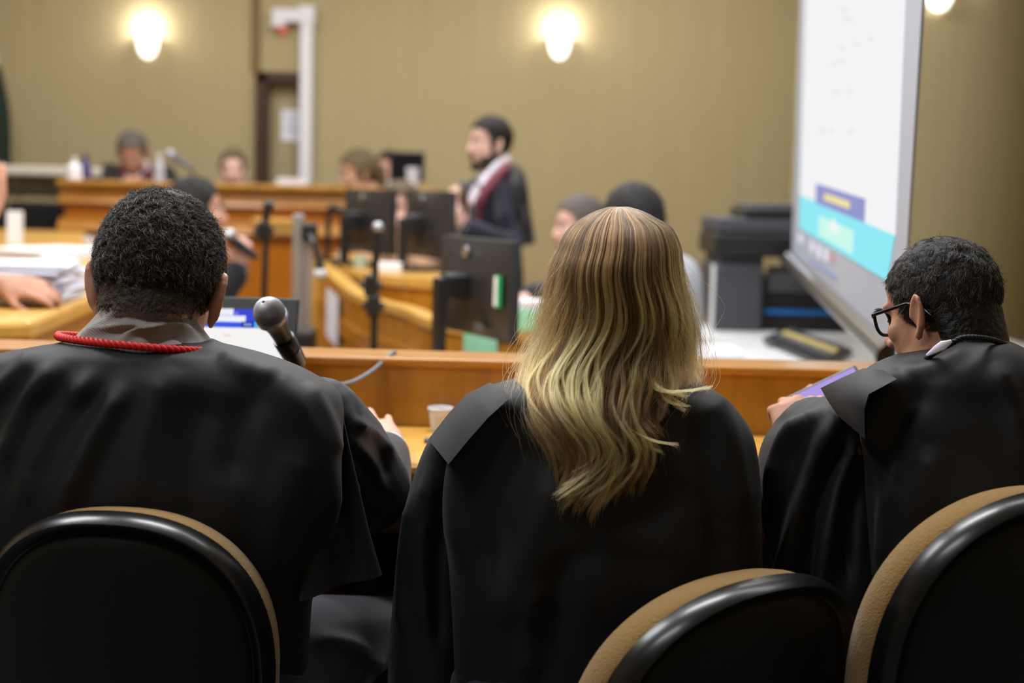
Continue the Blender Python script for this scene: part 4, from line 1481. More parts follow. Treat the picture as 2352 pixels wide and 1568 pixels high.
# ------------------------------------------------------------------ advocates' desk
DZ = 0.857
ad = thing('advocates_desk', 'long varnished wooden desk with a raised front ledge, where the three gowned people sit', 'desk', (0, 2.55, 0))
x0, x1 = -2.6, 1.85
cx, wx = (x0 + x1) / 2, x1 - x0
def hbar(name, y0, y1, z0, z1, m, bev=0.008):
    q = MB(); q.box((cx, (y0 + y1) / 2, (z0 + z1) / 2), (wx, y1 - y0, z1 - z0))
    return q.build(name, m, ad, smooth=False, bevel=bev)
LY = 2.70
LZ = P(1176, 834, LY).z
hbar('worktop', 2.335, LY, DZ - 0.025, DZ, M_WOODL, 0.004)
hbar('front_edge', 2.300, 2.336, DZ - 0.040, DZ + 0.001, M_WOODR, 0.012)
hbar('ledge_panel', LY, LY + 0.03, 0.0, LZ - 0.009, M_WOODR, 0.002)
hbar('ledge_top', LY - 0.012, LY + 0.13, LZ - 0.010, LZ + 0.006, M_WOOD, 0.006)
hbar('apron', 2.33, 2.35, DZ - 0.12, DZ - 0.03, M_MAHOG, 0.002)
for x_ in (x0 + 0.05, -0.335, 0.30, x1 - 0.05):
    q = MB(); q.box((x_, 2.52, (DZ - 0.026) / 2), (0.045, 0.33, DZ - 0.026)); q.build('upright', M_WOODV, ad, smooth=False, bevel=0.004)
q = MB(); q.box((cx, LY - 0.012, 0.42), (wx - 0.1, 0.02, 0.80)); q.build('modesty_panel', M_MAHOG, ad, smooth=False)

# laptop
lp = thing('laptop', 'open laptop with a bright blue and white screen before the curly-haired man', 'laptop', (-0.57, 2.5, DZ))
Lx1 = P(686, 690, 2.62).x
Lx0 = Lx1 - 0.365
hy, hz = 2.535, DZ + 0.012
ty, tz_ = 2.630, P(600, 682, 2.63).z
def lpt(u_, v_, o=0.0):
    n_ = Vector((0, -(tz_ - hz), ty - hy)).normalized()
    return Vector((Lx0 + (Lx1 - Lx0) * u_, hy + (ty - hy) * v_, hz + (tz_ - hz) * v_)) + n_ * o
q = MB(); q.prism([lpt(0, 0), lpt(1, 0), lpt(1, 1), lpt(0, 1)], (lpt(0, 0, -0.007) - lpt(0, 0)))
q.build('screen_lid', M_BLACKP, lp, smooth=False, bevel=0.005)
def lpatch(name, a, b, c, d_, m, o):
    q = MB(); q.prism([lpt(a, b, o), lpt(c, b, o), lpt(c, d_, o), lpt(a, d_, o)], lpt(0, 0, 0.0006) - lpt(0, 0))
    return q.build(name, m, lp, smooth=False)
sx = lambda px: (P(px, 720, 2.61).x - Lx0) / (Lx1 - Lx0)
sv = lambda py: (P(580, py, 2.615).z - hz) / (tz_ - hz)
lpatch('display', 0.035, 0.07, 0.945, 0.90, glow('display_white', lin(246, 244, 242), 1.0), 0.0012)
lpatch('page_header', 0.035, sv(753), 0.945, 0.90, glow('display_blue', lin(64, 76, 214), 1.0), 0.0022)
lpatch('page_field', sx(470), sv(726), sx(535), sv(712), glow('field_white', lin(238, 240, 252), 1.0), 0.0032)
lpatch('page_field', sx(470), sv(741), sx(564), sv(727), glow('field_white2', lin(238, 240, 252), 1.0), 0.0032)
lpatch('page_strip', 0.035, sv(753), sx(556), sv(741), glow('strip_blue', lin(60, 90, 226), 1.0), 0.0030)
lpatch('page_button', sx(556), sv(752), sx(584), sv(740), glow('button_navy', lin(24, 40, 150), 1.0), 0.0036)
lpatch('page_button', sx(585), sv(752), sx(606), sv(740), glow('button_cyan', lin(60, 190, 236), 1.0), 0.0036)
for k in range(3):
    lpatch('button_text', sx(562 + 6 * k), sv(749), sx(566 + 6 * k), sv(744), glow('button_text_light', lin(170, 190, 240), 1.0), 0.0044)
lpatch('page_text', sx(538), sv(723), sx(546), sv(720), glow('text_light', lin(150, 160, 236), 1.0), 0.0032)
lpatch('page_text', sx(515), sv(772), sx(532), sv(769), glow('text_pink', lin(240, 190, 190), 1.0), 0.0024)
q = MB(); q.box(((Lx0 + Lx1) / 2, 2.425, DZ + 0.009), (Lx1 - Lx0, 0.235, 0.016)); q.build('keyboard_base', M_BLACKP, lp, smooth=False, bevel=0.005)
q = MB(); q.box(((Lx0 + Lx1) / 2, 2.455, DZ + 0.0175), (Lx1 - Lx0 - 0.05, 0.10, 0.002)); q.build('keys', M_GREYM, lp, smooth=False)
q = MB(); q.tube([(Lx0 + 0.04, hy, hz), (Lx1 - 0.04, hy, hz)], 0.008, 10); q.build('hinge', M_BLACKP, lp)

# microphone in its clip, leaning out over the ledge
g0 = P(619, 719, 2.20)
g1 = P(692, 850, 2.29)
g2 = P(742, 935, 2.38)
dm = (g1 - g0).normalized()
hm = thing('ball_microphone', 'silver ball microphone in a black clip beside the laptop', 'microphone', g0)
q = MB()
rr = 0.0245
Qm = dm.to_track_quat('-Z', 'Y').to_matrix()
V, Fc, nu, nv = [], [], 38, 26
for j in range(nv + 1):
    ph = PI * (0.02 + 0.80 * j / nv)
    for i in range(nu):
        th = 2 * PI * (i + 0.5 * (j % 2)) / nu
        V.append(g0 + Qm @ Vector((rr * math.sin(ph) * math.cos(th), rr * math.sin(ph) * math.sin(th), rr * 1.04 * math.cos(ph))))
for j in range(nv):
    for i in range(nu):
        a, b = j * nu + i, j * nu + (i + 1) % nu
        c, d_ = a + nu, b + nu
        if j % 2 == 0:
            Fc += [(a, c, b), (b, c, d_)]
        else:
            Fc += [(a, c, d_), (a, d_, b)]
q.add(V, Fc)
o = q.build('grille', M_GRILLE, hm)
k = o.modifiers.new('wire', 'WIREFRAME')
k.thickness, k.use_even_offset = 0.0015, False
q = MB(); q.ell(g0, (rr * 0.955,) * 3, None, 28, 18); q.build('foam', M_GRILLEI, hm)
q = MB()
gz = lambda t: g0 + dm * t
q.tube([gz(0.006), gz(0.0075), gz(0.0125), gz(0.014)], [rr * 1.0, rr * 1.045, rr * 1.045, rr * 1.0], 36)
q.build('band', M_GRILLE, hm)
q = MB()
q.tube([gz(0.015), gz(0.022), gz(0.034), gz(0.062), gz(0.10)], [0.0225, 0.0195, 0.0165, 0.0145, 0.012], 28)
q.build('handle', M_BLACKP, hm)
q = MB(); q.tube([gz(0.073), gz(0.075)], [0.0143, 0.0143], 24); q.build('red_ring', M_RED, hm)
st_ = thing('microphone_clip', 'black clip and curved neck holding the silver ball microphone', 'microphone stand', g1)
sd = Vector((0.03, 0, 0.012))
q = MB()
q.tube([gz(0.060), gz(0.064), gz(0.115), gz(0.135)], [(0.0172, 0.0172), (0.0185, 0.0185), (0.0165, 0.0165), (0.010, 0.010)], 20)
q.build('clip', M_BLACKG, st_)
q = MB()
q.tube([gz(0.09) + Vector((0.012, -0.010, 0)), gz(0.12) + Vector((0.010, -0.010, 0))], 0.006, 10)
q.build('screw', M_CHROME, st_)
q = MB()
ne = [gz(0.125), gz(0.15), Vector((g2.x - 0.01, 2.42, DZ + 0.10)), Vector((g2.x - 0.02, 2.44, DZ + 0.02))]
q.tube(smooth_path(ne, 24), 0.0075, 10)
q.build('neck', M_BLACKP, st_)
q = MB(); q.lathe([(0, 0), (0.06, 0), (0.06, 0.012), (0.02, 0.022), (0, 0.022)], Matrix.Translation((g2.x - 0.02, 2.44, DZ + 0.001)), 28); q.build('foot', M_BLACKP, st_)
q = MB()
cb = [P(735, 905, 2.45), P(765, 888, 2.5), P(812, 876, 2.58), P(858, 849, 2.66), P(890, 820, 2.71), P(903, 809, 2.745), P(908, 812, 2.765), P(911, 822, 2.80)]
cb += [Vector((cb[-1].x + 0.004, 2.84, LZ - 0.03)), Vector((cb[-1].x + 0.004, 2.845, LZ - 0.14))]
q.tube(smooth_path(cb, 60), 0.0040, 10)
tag(q.build('microphone_cable', M_CABLE), 'grey cable looping up over the wooden ledge from behind the gowned shoulder', 'cable')

# cup
c = PZ(1011, 990, DZ)
cp = thing('coffee_cup', 'small translucent plastic cup of milky drink on the desk behind the hand', 'cup', (c.x, c.y, DZ))
q = MB()
q.lathe([(0, 0.001), (0.0165, 0.001), (0.0185, 0.010), (0.0225, 0.040), (0.0245, 0.041), (0.0250, 0.044), (0.0235, 0.046), (0.0220, 0.045), (0.0165, 0.004), (0, 0.004)], Matrix.Translation((c.x, c.y, DZ)), 36)
q.build('cup_body', M_CUP, cp)
q = MB(); q.lathe([(0, 0.005), (0.0166, 0.005), (0.0205, 0.031), (0, 0.031)], Matrix.Translation((c.x, c.y, DZ)), 30); q.build('drink', M_DRINK, cp)
c = PZ(982, 1016, DZ)
q = MB(); q.box((c.x, c.y, DZ + 0.004), (0.012, 0.02, 0.007)); tag(q.build('memory_stick', M_GREYM, smooth=False, bevel=0.001), 'tiny grey memory stick on the desk in front of the plastic cup', 'memory stick')

# ------------------------------------------------------------------ chairs
def chair(label):
    """forward is +Y; origin on the floor under the seat"""
    t = thing('office_chair', label, 'chair', (0, 0, 0), 'black-backed mustard chairs')
    A, Bt, Hs = 0.208, 0.215, 0.28          # half width, height of the round top, height of the lower part
    def outline(sc, n=40, pinch=0.02):
        pts = []
        for i in range(n + 1):
            a = PI * i / n
            pts.append((A * sc * math.copysign(abs(math.cos(a)) ** 0.86, math.cos(a)), (Bt - (1 - sc) * A) * abs(math.sin(a)) ** 0.86))
        pinch *= sc
        lo = [(-(A * sc - pinch * 0.3), -0.12 * sc), (-(A * sc - pinch), -Hs * sc), (-(A * sc) * 0.55, -Hs * sc - 0.025 * sc), (A * sc * 0.55, -Hs * sc - 0.025 * sc), (A * sc - pinch, -Hs * sc), (A * sc - pinch * 0.3, -0.12 * sc)]
        return pts + lo
    ZB = 0.735                               # where the straight part meets the round top
    def pt(u_, v_, y_):
        rec = -0.16 * (v_ + 0.10)             # the back leans away from the seat
        crv = 0.75 * u_ * u_                  # and wraps round the sitter
        return Vector((u_, -0.235 + rec + crv + y_, ZB + v_))
    def ring(sc, y_):
        return [pt(u_, v_, y_) for u_, v_ in outline(sc)]
    q = MB()
    q.loft([ring(1.0, 0.0), ring(1.0, -0.012), ring(0.985, -0.026), ring(0.955, -0.034), ring(0.925, -0.030), ring(0.90, -0.021), ring(0.88, -0.020)], cap=False)
    q.build('rim', M_BLACKG, t, local=True, angle=60)
    q = MB()
    q.loft([ring(0.885, -0.019), ring(0.86, -0.026), ring(0.80, -0.030), ring(0.55, -0.034), ring(0.25, -0.035), ring(0.02, -0.035)])
    q.build('back_shell', M_SHELL, t, local=True, angle=60)
    q = MB()
    q.loft([ring(0.90, -0.010), ring(0.96, 0.002), ring(0.985, 0.014), ring(0.985, 0.032), ring(0.965, 0.052), ring(0.89, 0.066), ring(0.6, 0.066), ring(0.2, 0.064), ring(0.02, 0.064)])
    q.build('back_cushion', M_MUST, t, local=True, angle=60)
    q = MB()
    n = 40
    def sring(sc, z_):
        return [Vector((0.205 * sc * math.copysign(abs(math.cos(a)) ** 0.6, math.cos(a)), 0.01 + 0.225 * sc * math.copysign(abs(math.sin(a)) ** 0.6, math.sin(a)), z_)) for a in [2 * PI * k / n for k in range(n)]]
    q.loft([sring(0.9, 0.452), sring(1.0, 0.462), sring(1.02, 0.485), sring(1.0, 0.508), sring(0.92, 0.520), sring(0.4, 0.522), sring(0.02, 0.522)])
    q.build('seat', M_MUST, t, local=True, angle=60)
    q = MB()
    q.loft([sring(0.5, 0.425), sring(0.95, 0.438), sring(0.97, 0.455), sring(0.5, 0.456)])
    q.build('seat_shell', M_SHELL, t, local=True, angle=60)
    q = MB()
    q.tube(smooth_path([(0, 0.0, 0.430), (0, -0.20, 0.430), (0, -0.262, 0.47), (0, -0.255, 0.60)], 14), [(0.035, 0.012)] * 14, 12, 0, None, (1, 0, 0))
    q.build('back_bracket', M_BLACKP, t, local=True)
    q = MB()
    q.tube([(0, 0, 0.09), (0, 0, 0.22)], 0.028, 16); q.tube([(0, 0, 0.20), (0, 0, 0.43)], 0.018, 16)
    q.build('gas_column', M_BLACKP, t, local=True)
    for k in range(5):
        a = 2 * PI * k / 5 + 0.3
        d_ = Vector((math.cos(a), math.sin(a), 0))
        q = MB()
        q.tube([Vector((0, 0, 0.10)), d_ * 0.28 + Vector((0, 0, 0.068))], [(0.026, 0.018), (0.016, 0.012)], 12, 0, None, (0, 0, 1))
        lg = q.build('base_leg', M_BLACKP, t, local=True)
        q = MB()
        c_ = d_ * 0.28 + Vector((0, 0, 0.029))
        q.tube([c_ - Vector((-d_.y, d_.x, 0)) * 0.02, c_ + Vector((-d_.y, d_.x, 0)) * 0.02], 0.028, 16)
        q.tube([c_ + Vector((0, 0, 0.02)), c_ + Vector((0, 0, 0.05))], 0.008, 8)
        q.build('caster', M_BLACKG, lg, local=True)
    return t
CH1 = chair('black-backed chair with a thin mustard edge, left of the three, behind the curly-haired man')
CH2 = dup(CH1, (0, 0, 0), 0, 'low black-backed chair with a wide mustard cushion edge, behind the blonde woman')
CH3 = dup(CH1, (0, 0, 0), 0, 'tall black-backed chair with mustard cushion at the right edge, behind the man in glasses')
def place(ch, px, py, y, yaw):
    """the top of the back's rim goes to the pixel; yaw turns the chair about its column"""
    p = P(px, py, y)
    dz = p.z - (0.735 + 0.215)
    l = Vector((0, -0.30, 0))
    l.rotate(Matrix.Rotation(R(yaw), 3, 'Z'))
    ch.location = (p.x - l.x, p.y - l.y, 0)
    ch.rotation_euler = (0, 0, R(yaw))
    ch.scale = (1, 1, p.z / 0.95)
place(CH1, 245, 1178, 1.665, -4)
place(CH2, 1772, 1330, 1.64, 35)
place(CH3, 2442, 1126, 1.66, 25)
CH1.scale.x = 0.90

# ------------------------------------------------------------------ the curly-haired man at left
def fg_person(label, loc):
    return thing('person', label, 'person', loc)
m1 = fg_person('person with short curly dark hair in red-corded black gown, back turned, at the laptop', (P(320, 1500, 1.86).x, 1.86, 0.0))
HC = P(366, 652, 1.935)
M1 = head_frame(HC, (0.03, 1), 20, 5.0, 1.0)
nk = P(322, 800, 1.885)
hip = Vector((nk.x + 0.01, 1.90, 0.60))
b = MB()
add_head(b, M1)
b.limb([M1 @ Vector((0, -0.03, -0.03)), nk + Vector((0, 0.01, 0.04)), nk], [(0.060, 0.058), (0.056, 0.052), (0.058, 0.052)], 18)
b.limb([hip, hip + Vector((0, 0.0, 0.18)), nk + Vector((0, 0.02, -0.20)), nk + Vector((0, 0, -0.09)), nk + Vector((0, 0, -0.03))], [(0.15, 0.10), (0.14, 0.10), (0.15, 0.10), (0.12, 0.06), (0.055, 0.05)], 20, None, (1, 0, 0))
wr = P(922, 1012, 2.50)
hw = PZ(895, 1002, DZ)
shr, elr = P(640, 965, 1.94), P(838, 1130, 2.07)
wr = P(892, 1034, 2.335)
b.limb([shr, shr.lerp(elr, 0.5), elr, elr.lerp(wr, 0.5), wr], [0.050, 0.046, 0.040, 0.037, 0.030], 14)
tipd = Vector((-0.48, 0.85, 0.36))
add_hand(b, hand_frame(wr, tipd, (0.02, -0.35, 1)) @ Matrix.Scale(1.08, 4), True, [(-8, 78, 40), (-14, 84, 44), (-4, 80, 44), (8, 72, 44)], 20, 13)
shl, ell_ = P(-30, 960, 1.94), P(-190, 1150, 2.12)
wl = Vector((-0.78, 2.45, DZ + 0.03))
b.limb([shl, shl.lerp(ell_, 0.5), ell_, ell_.lerp(wl, 0.5), wl], [0.055, 0.05, 0.045, 0.040, 0.030], 14)
add_hand(b, hand_frame(wl, (0.25, 0.95, -0.05), (-0.1, 0, 1)), False, (25, 35, 25), 20)
def legs(b, hip, spread, root, knee_out=(0.0, 0.0), mtl=M_TROUS):
    t = MB()
    for i, s in enumerate((-1, 1)):
        a0 = hip + Vector((s * 0.10, 0, 0.0))
        kn = hip + Vector((s * (0.10 + spread) + knee_out[i], 0.40, -0.01))
        kn.z = min(kn.z, 0.585)
        an = Vector((kn.x, kn.y - 0.02, 0.09))
        b.limb([a0, kn, an], [0.085, 0.058, 0.040], 12)
        t.limb([a0, a0.lerp(kn, 0.5), kn, an], [0.118, 0.104, 0.086, 0.066], 16)
        sh = MB()
        sh.limb([an + Vector((0, -0.04, -0.045)), an + Vector((0, 0.16, -0.055))], [(0.045, 0.042), (0.042, 0.03)], 14, None, (1, 0, 0))
        skin(sh, 'shoe', M_BLACKG, root, 0.008, 2)
        b.limb([an, an + Vector((0, 0.05, -0.04))], [0.036, 0.03], 10)
    skin(t, 'trousers', mtl, root, 0.010, 4, folds([([(705, 1470), (800, 1480), (890, 1540)], 18, 0.006)], False))
legs(b, hip, 0.07, m1, (0.0, 0.10))
skin(b, 'body', M_SKIN, m1, 0.0036, 5)
g = MB()
rows = [(783, 150, 492, 1.885, 0.080), (792, 112, 505, 1.885, 0.086), (804, 40, 556, 1.885, 0.096), (818, -30, 610, 1.89, 0.105), (838, -62, 668, 1.895, 0.116),
        (864, -92, 722, 1.90, 0.126), (900, -116, 776, 1.905, 0.134), (950, -130, 790, 1.905, 0.142), (1030, -150, 786, 1.90, 0.150), (1120, -165, 780, 1.895, 0.155),
        (1230, -180, 764, 1.895, 0.145), (1350, -190, 722, 1.905, 0.130), (1480, -180, 710, 1.915, 0.118), (1700, -140, 705, 1.925, 0.110)]
loft_px(g, rows)
fl1 = [([(150, 830), (60, 930), (0, 1090)], 26, 0.010), ([(225, 850), (130, 980), (40, 1160)], 26, 0.010), ([(300, 880), (215, 1010), (140, 1170)], 30, 0.011),
       ([(95, 815), (20, 880), (-60, 960)], 24, 0.009), ([(400, 840), (330, 1000), (300, 1180)], 40, 0.007), ([(590, 850), (680, 930), (740, 1060), (765, 1250)], 34, 0.010),
       ([(640, 860), (560, 960), (520, 1120)], 44, -0.007), ([(700, 880), (745, 960), (770, 1050)], 22, 0.007), ([(180, 900), (120, 1010), (60, 1130)], 22, -0.006),
       ([(500, 815), (560, 845), (640, 870)], 20, 0.006), ([(690, 1010), (640, 1180), (610, 1400)], 44, 0.009), ([(480, 900), (440, 1050), (450, 1250)], 50, -0.008)]
skin(g, 'gown', M_ROBE, m1, 0.0055, 4, folds(fl1))
# open cape side hanging over the arm
def cape(name, left, right, root, mtl, waves=3, amp=0.008, th=0.004, nc=26, nr=40):
    """a hanging panel between two pixel lines with distances, gathered in soft waves"""
    L = [P(*map(float, p)) for p in smooth_path(left, nr)]
    Rr = [P(*map(float, p)) for p in smooth_path(right, nr)]
    rows_ = []
    for i, (a, c_) in enumerate(zip(L, Rr)):
        f_ = 0.25 + 0.75 * i / nr
        rows_.append([a.lerp(c_, k / (nc - 1)) + Vector((0, -amp * f_ * math.sin(waves * 2 * PI * k / (nc - 1) + 0.6 * i / nr), 0)) for k in range(nc)])
    q = MB(); q.sheet(rows_, th, (0, 1, 0))
    return q.build(name, mtl, root, angle=80)
cape('cape_side', [(740, 925, 1.93), (735, 980, 1.92), (728, 1080, 1.90), (712, 1200, 1.87), (698, 1300, 1.84), (688, 1378, 1.82)],
     [(778, 925, 1.925), (790, 965, 1.905), (801, 1015, 1.895), (820, 1095, 1.89), (848, 1215, 1.89), (878, 1318, 1.89)], m1, M_ROBE, 1.3, 0.010)
s = MB()
s.limb([P(735, 960, 1.95), P(790, 1030, 2.06), elr + Vector((0.004, -0.006, 0.004)), elr.lerp(wr, 0.45) + Vector((0.002, 0, 0.008)), elr.lerp(wr, 0.86)], [0.060, 0.066, 0.068, 0.054, 0.041], 20)
fls = [([(800, 960), (860, 1000), (905, 1050)], 14, 0.006), ([(795, 1000), (850, 1060), (880, 1140)], 16, 0.006), ([(800, 1060), (840, 1120), (850, 1190)], 14, 0.006),
       ([(840, 985), (880, 1040), (890, 1100)], 9, -0.004), ([(810, 1030), (845, 1090), (865, 1160)], 9, -0.004)]
skin(s, 'sleeve', M_ROBE2, m1, 0.005, 4, folds(fls))
s = MB()
s.limb([shl, ell_, ell_.lerp(wl, 0.85)], [0.07, 0.064, 0.048], 16)
skin(s, 'sleeve', M_ROBE2, m1, 0.008, 4)
q = MB()
q.tube([elr.lerp(wr, 0.78), elr.lerp(wr, 0.97)], [0.037, 0.0345], 28, cap=False)
q.tube([elr.lerp(wr, 0.97), elr.lerp(wr, 0.86)], [0.0345, 0.0315], 28, cap=False)
q.build('shirt_cuff', M_SHIRTB, m1)
# shirt collar
g = MB()
rows = [(802, 150, 492, 1.895, 0.084), (790, 160, 487, 1.90, 0.082), (772, 176, 474, 1.905, 0.079), (750, 198, 458, 1.910, 0.075), (728, 220, 442, 1.912, 0.078),
        (708, 238, 432, 1.912, 0.083), (697, 252, 420, 1.912, 0.086), (695, 262, 412, 1.912, 0.082), (708, 262, 410, 1.915, 0.078)]
loft_px(g, rows, 64, 2.1)
flc = [([(205, 770), (300, 740), (390, 760)], 10, 0.006), ([(270, 790), (330, 750), (400, 745), (460, 785)], 9, 0.007), ([(330, 790), (400, 770), (440, 790)], 8, -0.005),
       ([(240, 730), (330, 725), (420, 745)], 6, -0.004), ([(180, 785), (230, 745), (270, 720)], 9, 0.004)]
skin(g, 'shirt_collar', M_SHIRTG, m1, 0.0035, 2, folds(flc))
# twisted red cord round the neck of the gown
def cord(name, pts, mtl, root, rr=0.0032, hel=0.0026, pitch=0.016, closed=False):
    path = smooth_path(pts, 420)
    q = MB()
    pv, fr_q = frames(path)
    acc, last = 0.0, pv[0]
    A, Bq = [], []
    for p_, (t_, u_, w_) in zip(pv, fr_q):
        acc += (p_ - last).length
        last = p_
        a = 2 * PI * acc / pitch
        o_ = u_ * math.cos(a) * hel + w_ * math.sin(a) * hel
        A.append(p_ + o_); Bq.append(p_ - o_)
    q.tube(A, rr, 8); q.tube(Bq, rr, 8)
    return q.build(name, mtl, root, angle=80)
ring = []
for k in range(27):
    a = PI * 1.0 + 2 * PI * (k / 26)
    x_ = 310 + 178 * math.cos(a)
    y_ = 786 + 16 * math.cos(a) + (9 if math.sin(a) < 0 else -4) * abs(math.sin(a)) ** 0.7
    ring.append(P(x_, y_, 1.893 + 0.096 * math.sin(a)))
cord('neck_cord', ring, M_RED, m1)
base1 = hair_cap(M1, M_HAIRD, m1, 'low', 0.003, 'hair', 48, 34, 0.001, 0.004, (0.07, 0.5, 0.0625))
short_hair(M1, m1, base1, 'low', 30000, 0.020, 0.0040, (0.024, 0.019, 0.016), (0.26, 0.235, 0.21), 0.15, (0.012, -0.050, 0.110), 0.30, 11, 3, 0.0, (0.07, 0.5, 0.0625), 14, 0.00026, 0.30)

# ------------------------------------------------------------------ the blonde woman in the middle
m2 = fg_person('person with long blonde-streaked hair over a black gown, back turned, beside the coffee cup', (P(1400, 1500, 1.86).x, 1.88, 0.0))
H2 = P(1424, 690, 1.95)
M2 = head_frame(H2 + Vector((0, 0.012, -0.004)), (0.0, 1), 6, 2.0, 0.92)
nk = P(1410, 862, 1.885)
hip = Vector((nk.x, 1.90, 0.60))
b = MB()
add_head(b, M2, True)
b.limb([M2 @ Vector((0, -0.02, -0.04)), nk + Vector((0, 0.01, 0.02)), nk + Vector((0, 0, -0.03))], [0.052, 0.054, 0.066], 18)
b.limb([hip, hip + Vector((0, 0, 0.18)), nk + Vector((0, 0.02, -0.20)), nk + Vector((0, 0, -0.08)), nk], [(0.14, 0.10), (0.12, 0.09), (0.13, 0.09), (0.10, 0.055), (0.05, 0.045)], 20, None, (1, 0, 0))
for s_, sh, el, w_ in ((-1, P(1165, 1000, 1.93), P(1010, 1215, 2.06), Vector((0.0, 2.42, DZ + 0.03))), (1, P(1620, 1010, 1.93), P(1680, 1215, 2.06), Vector((0.21, 2.43, DZ + 0.03)))):
    b.limb([sh, sh.lerp(el, 0.5), el, el.lerp(w_, 0.5), w_], [0.048, 0.044, 0.038, 0.033, 0.024], 12)
    add_hand(b, hand_frame(w_, (-s_ * 0.15, 0.98, -0.06), (0, 0, 1)), s_ > 0, (25, 30, 25), 20)
legs(b, hip, 0.02, m2)
skin(b, 'body', M_SKINP, m2, 0.0045, 5)
g = MB()
rows = [(852, 1310, 1506, 1.885, 0.072), (862, 1255, 1548, 1.885, 0.080), (874, 1190, 1590, 1.885, 0.092), (888, 1128, 1622, 1.888, 0.104), (908, 1088, 1654, 1.892, 0.114),
        (940, 1058, 1690, 1.896, 0.122), (985, 1040, 1722, 1.90, 0.130), (1050, 1032, 1738, 1.90, 0.136), (1150, 1030, 1744, 1.90, 0.142), (1300, 1032, 1748, 1.90, 0.138),
        (1450, 1040, 1748, 1.91, 0.122), (1700, 1050, 1748, 1.92, 0.112)]
loft_px(g, rows)
fl2 = [([(1180, 910), (1090, 990), (1050, 1130), (1060, 1320)], 26, 0.010), ([(1230, 1000), (1150, 1150), (1100, 1350)], 40, -0.009), ([(1290, 1080), (1220, 1250), (1160, 1450)], 44, 0.008),
       ([(1620, 900), (1670, 1020), (1700, 1200)], 34, 0.010), ([(1590, 960), (1640, 1120), (1660, 1320)], 30, -0.007), ([(1400, 1250), (1300, 1300), (1260, 1500)], 40, -0.008),
       ([(1540, 1150), (1560, 1280), (1540, 1400)], 50, 0.006), ([(1240, 1290), (1420, 1230), (1560, 1260)], 40, 0.005), ([(1240, 1330), (1220, 1450), (1210, 1560)], 30, 0.008)]
skin(g, 'gown', M_ROBE, m2, 0.0055, 4, folds(fl2))
# sleeves
g = MB()
rows = [(985, 1010, 1100, 1.95, 0.06), (1010, 985, 1100, 1.96, 0.07), (1060, 962, 1100, 1.98, 0.08), (1130, 940, 1095, 2.00, 0.09), (1230, 920, 1090, 2.01, 0.10), (1350, 906, 1085, 2.01, 0.10), (1480, 895, 1080, 2.0, 0.10), (1640, 890, 1080, 2.0, 0.10)]
loft_px(g, rows, 40)
skin(g, 'sleeve', M_ROBE, m2, 0.006, 4, folds([([(1000, 1060), (975, 1250), (985, 1480)], 20, 0.012), ([(960, 1120), (935, 1300), (930, 1480)], 16, 0.010), ([(1010, 1200), (1000, 1330), (1010, 1480)], 16, -0.010)]))
g = MB()
g.limb([P(1640, 1040, 1.95), P(1670, 1200, 2.05), Vector((0.22, 2.30, DZ + 0.04))], [0.055, 0.055, 0.045], 16)
skin(g, 'sleeve', M_ROBE, m2, 0.008, 4)
# turned-back cape edge at the left shoulder
lp_ = MB()
lp_.sheet([[P(1125, 879, 1.86), P(1150, 890, 1.80), P(1172, 912, 1.775)],
           [P(1072, 905, 1.88), P(1098, 930, 1.80), P(1120, 960, 1.775)],
           [P(1030, 950, 1.91), P(1055, 985, 1.80), P(1076, 1010, 1.775)],
           [P(983, 1010, 1.93), P(1006, 1036, 1.84), P(1030, 1066, 1.78)]], 0.004)
lp_.build('cape_edge', M_ROBE, m2, angle=80)
cord('neck_cord', [P(1206, 864, 1.93), P(1214, 858, 1.95)] + [P(1240, 852, 1.97), P(1330, 850, 2.0), P(1430, 852, 1.99), P(1520, 862, 1.95), P(1530, 868, 1.88), P(1505, 876, 1.82), P(1470, 884, 1.80), P(1420, 888, 1.797), P(1340, 886, 1.797), P(1270, 878, 1.82), P(1225, 868, 1.87), P(1206, 864, 1.92)], M_RED, m2, 0.0026, 0.0022, 0.013)

# long hair
def blond_material():
    m = bpy.data.materials.new('blonde_strand')
    m.use_nodes = True
    nt = m.node_tree
    nt.nodes.clear()
    o = nt.nodes.new('ShaderNodeOutputMaterial')
    h = nt.nodes.new('ShaderNodeBsdfHairPrincipled')
    h.model = 'CHIANG'
    h.parametrization = 'COLOR'
    h.inputs['Roughness'].default_value = 0.32
    h.inputs['Radial Roughness'].default_value = 0.45
    h.inputs['Coat'].default_value = 0.0
    at = nt.nodes.new('ShaderNodeAttribute')
    at.attribute_name = 'tint'
    nt.links.new(at.outputs['Color'], h.inputs['Color'])
    nt.links.new(h.outputs[0], o.inputs[0])
    return m
M_BLOND = blond_material()
TB = np.array([  # py, left, right, distance of the back surface, depth from back to side
    (474, 1406, 1436, 1.930, 0.010), (480, 1386, 1458, 1.908, 0.026), (488, 1364, 1480, 1.890, 0.044), (500, 1342, 1502, 1.873, 0.062), (520, 1314, 1536, 1.855, 0.084), (545, 1296, 1552, 1.839, 0.100), (575, 1283, 1562, 1.827, 0.113),
    (620, 1266, 1566, 1.816, 0.125), (700, 1252, 1578, 1.810, 0.135), (770, 1236, 1588, 1.806, 0.135), (830, 1218, 1590, 1.800, 0.120), (880, 1208, 1584, 1.786, 0.100),
    (930, 1206, 1536, 1.768, 0.080), (980, 1218, 1500, 1.756, 0.066), (1040, 1240, 1508, 1.748, 0.056), (1100, 1254, 1516, 1.744, 0.050), (1170, 1270, 1520, 1.742, 0.046), (1240, 1284, 1520, 1.742, 0.044)], float)
_tb = np.array(smooth_path([tuple(r) for r in TB], 400))
TB = _tb[np.concatenate([[True], np.diff(_tb[:, 0]) > 0.01])]
def tb(py):
    return [np.interp(py, TB[:, 0], TB[:, k]) for k in range(1, 5)]
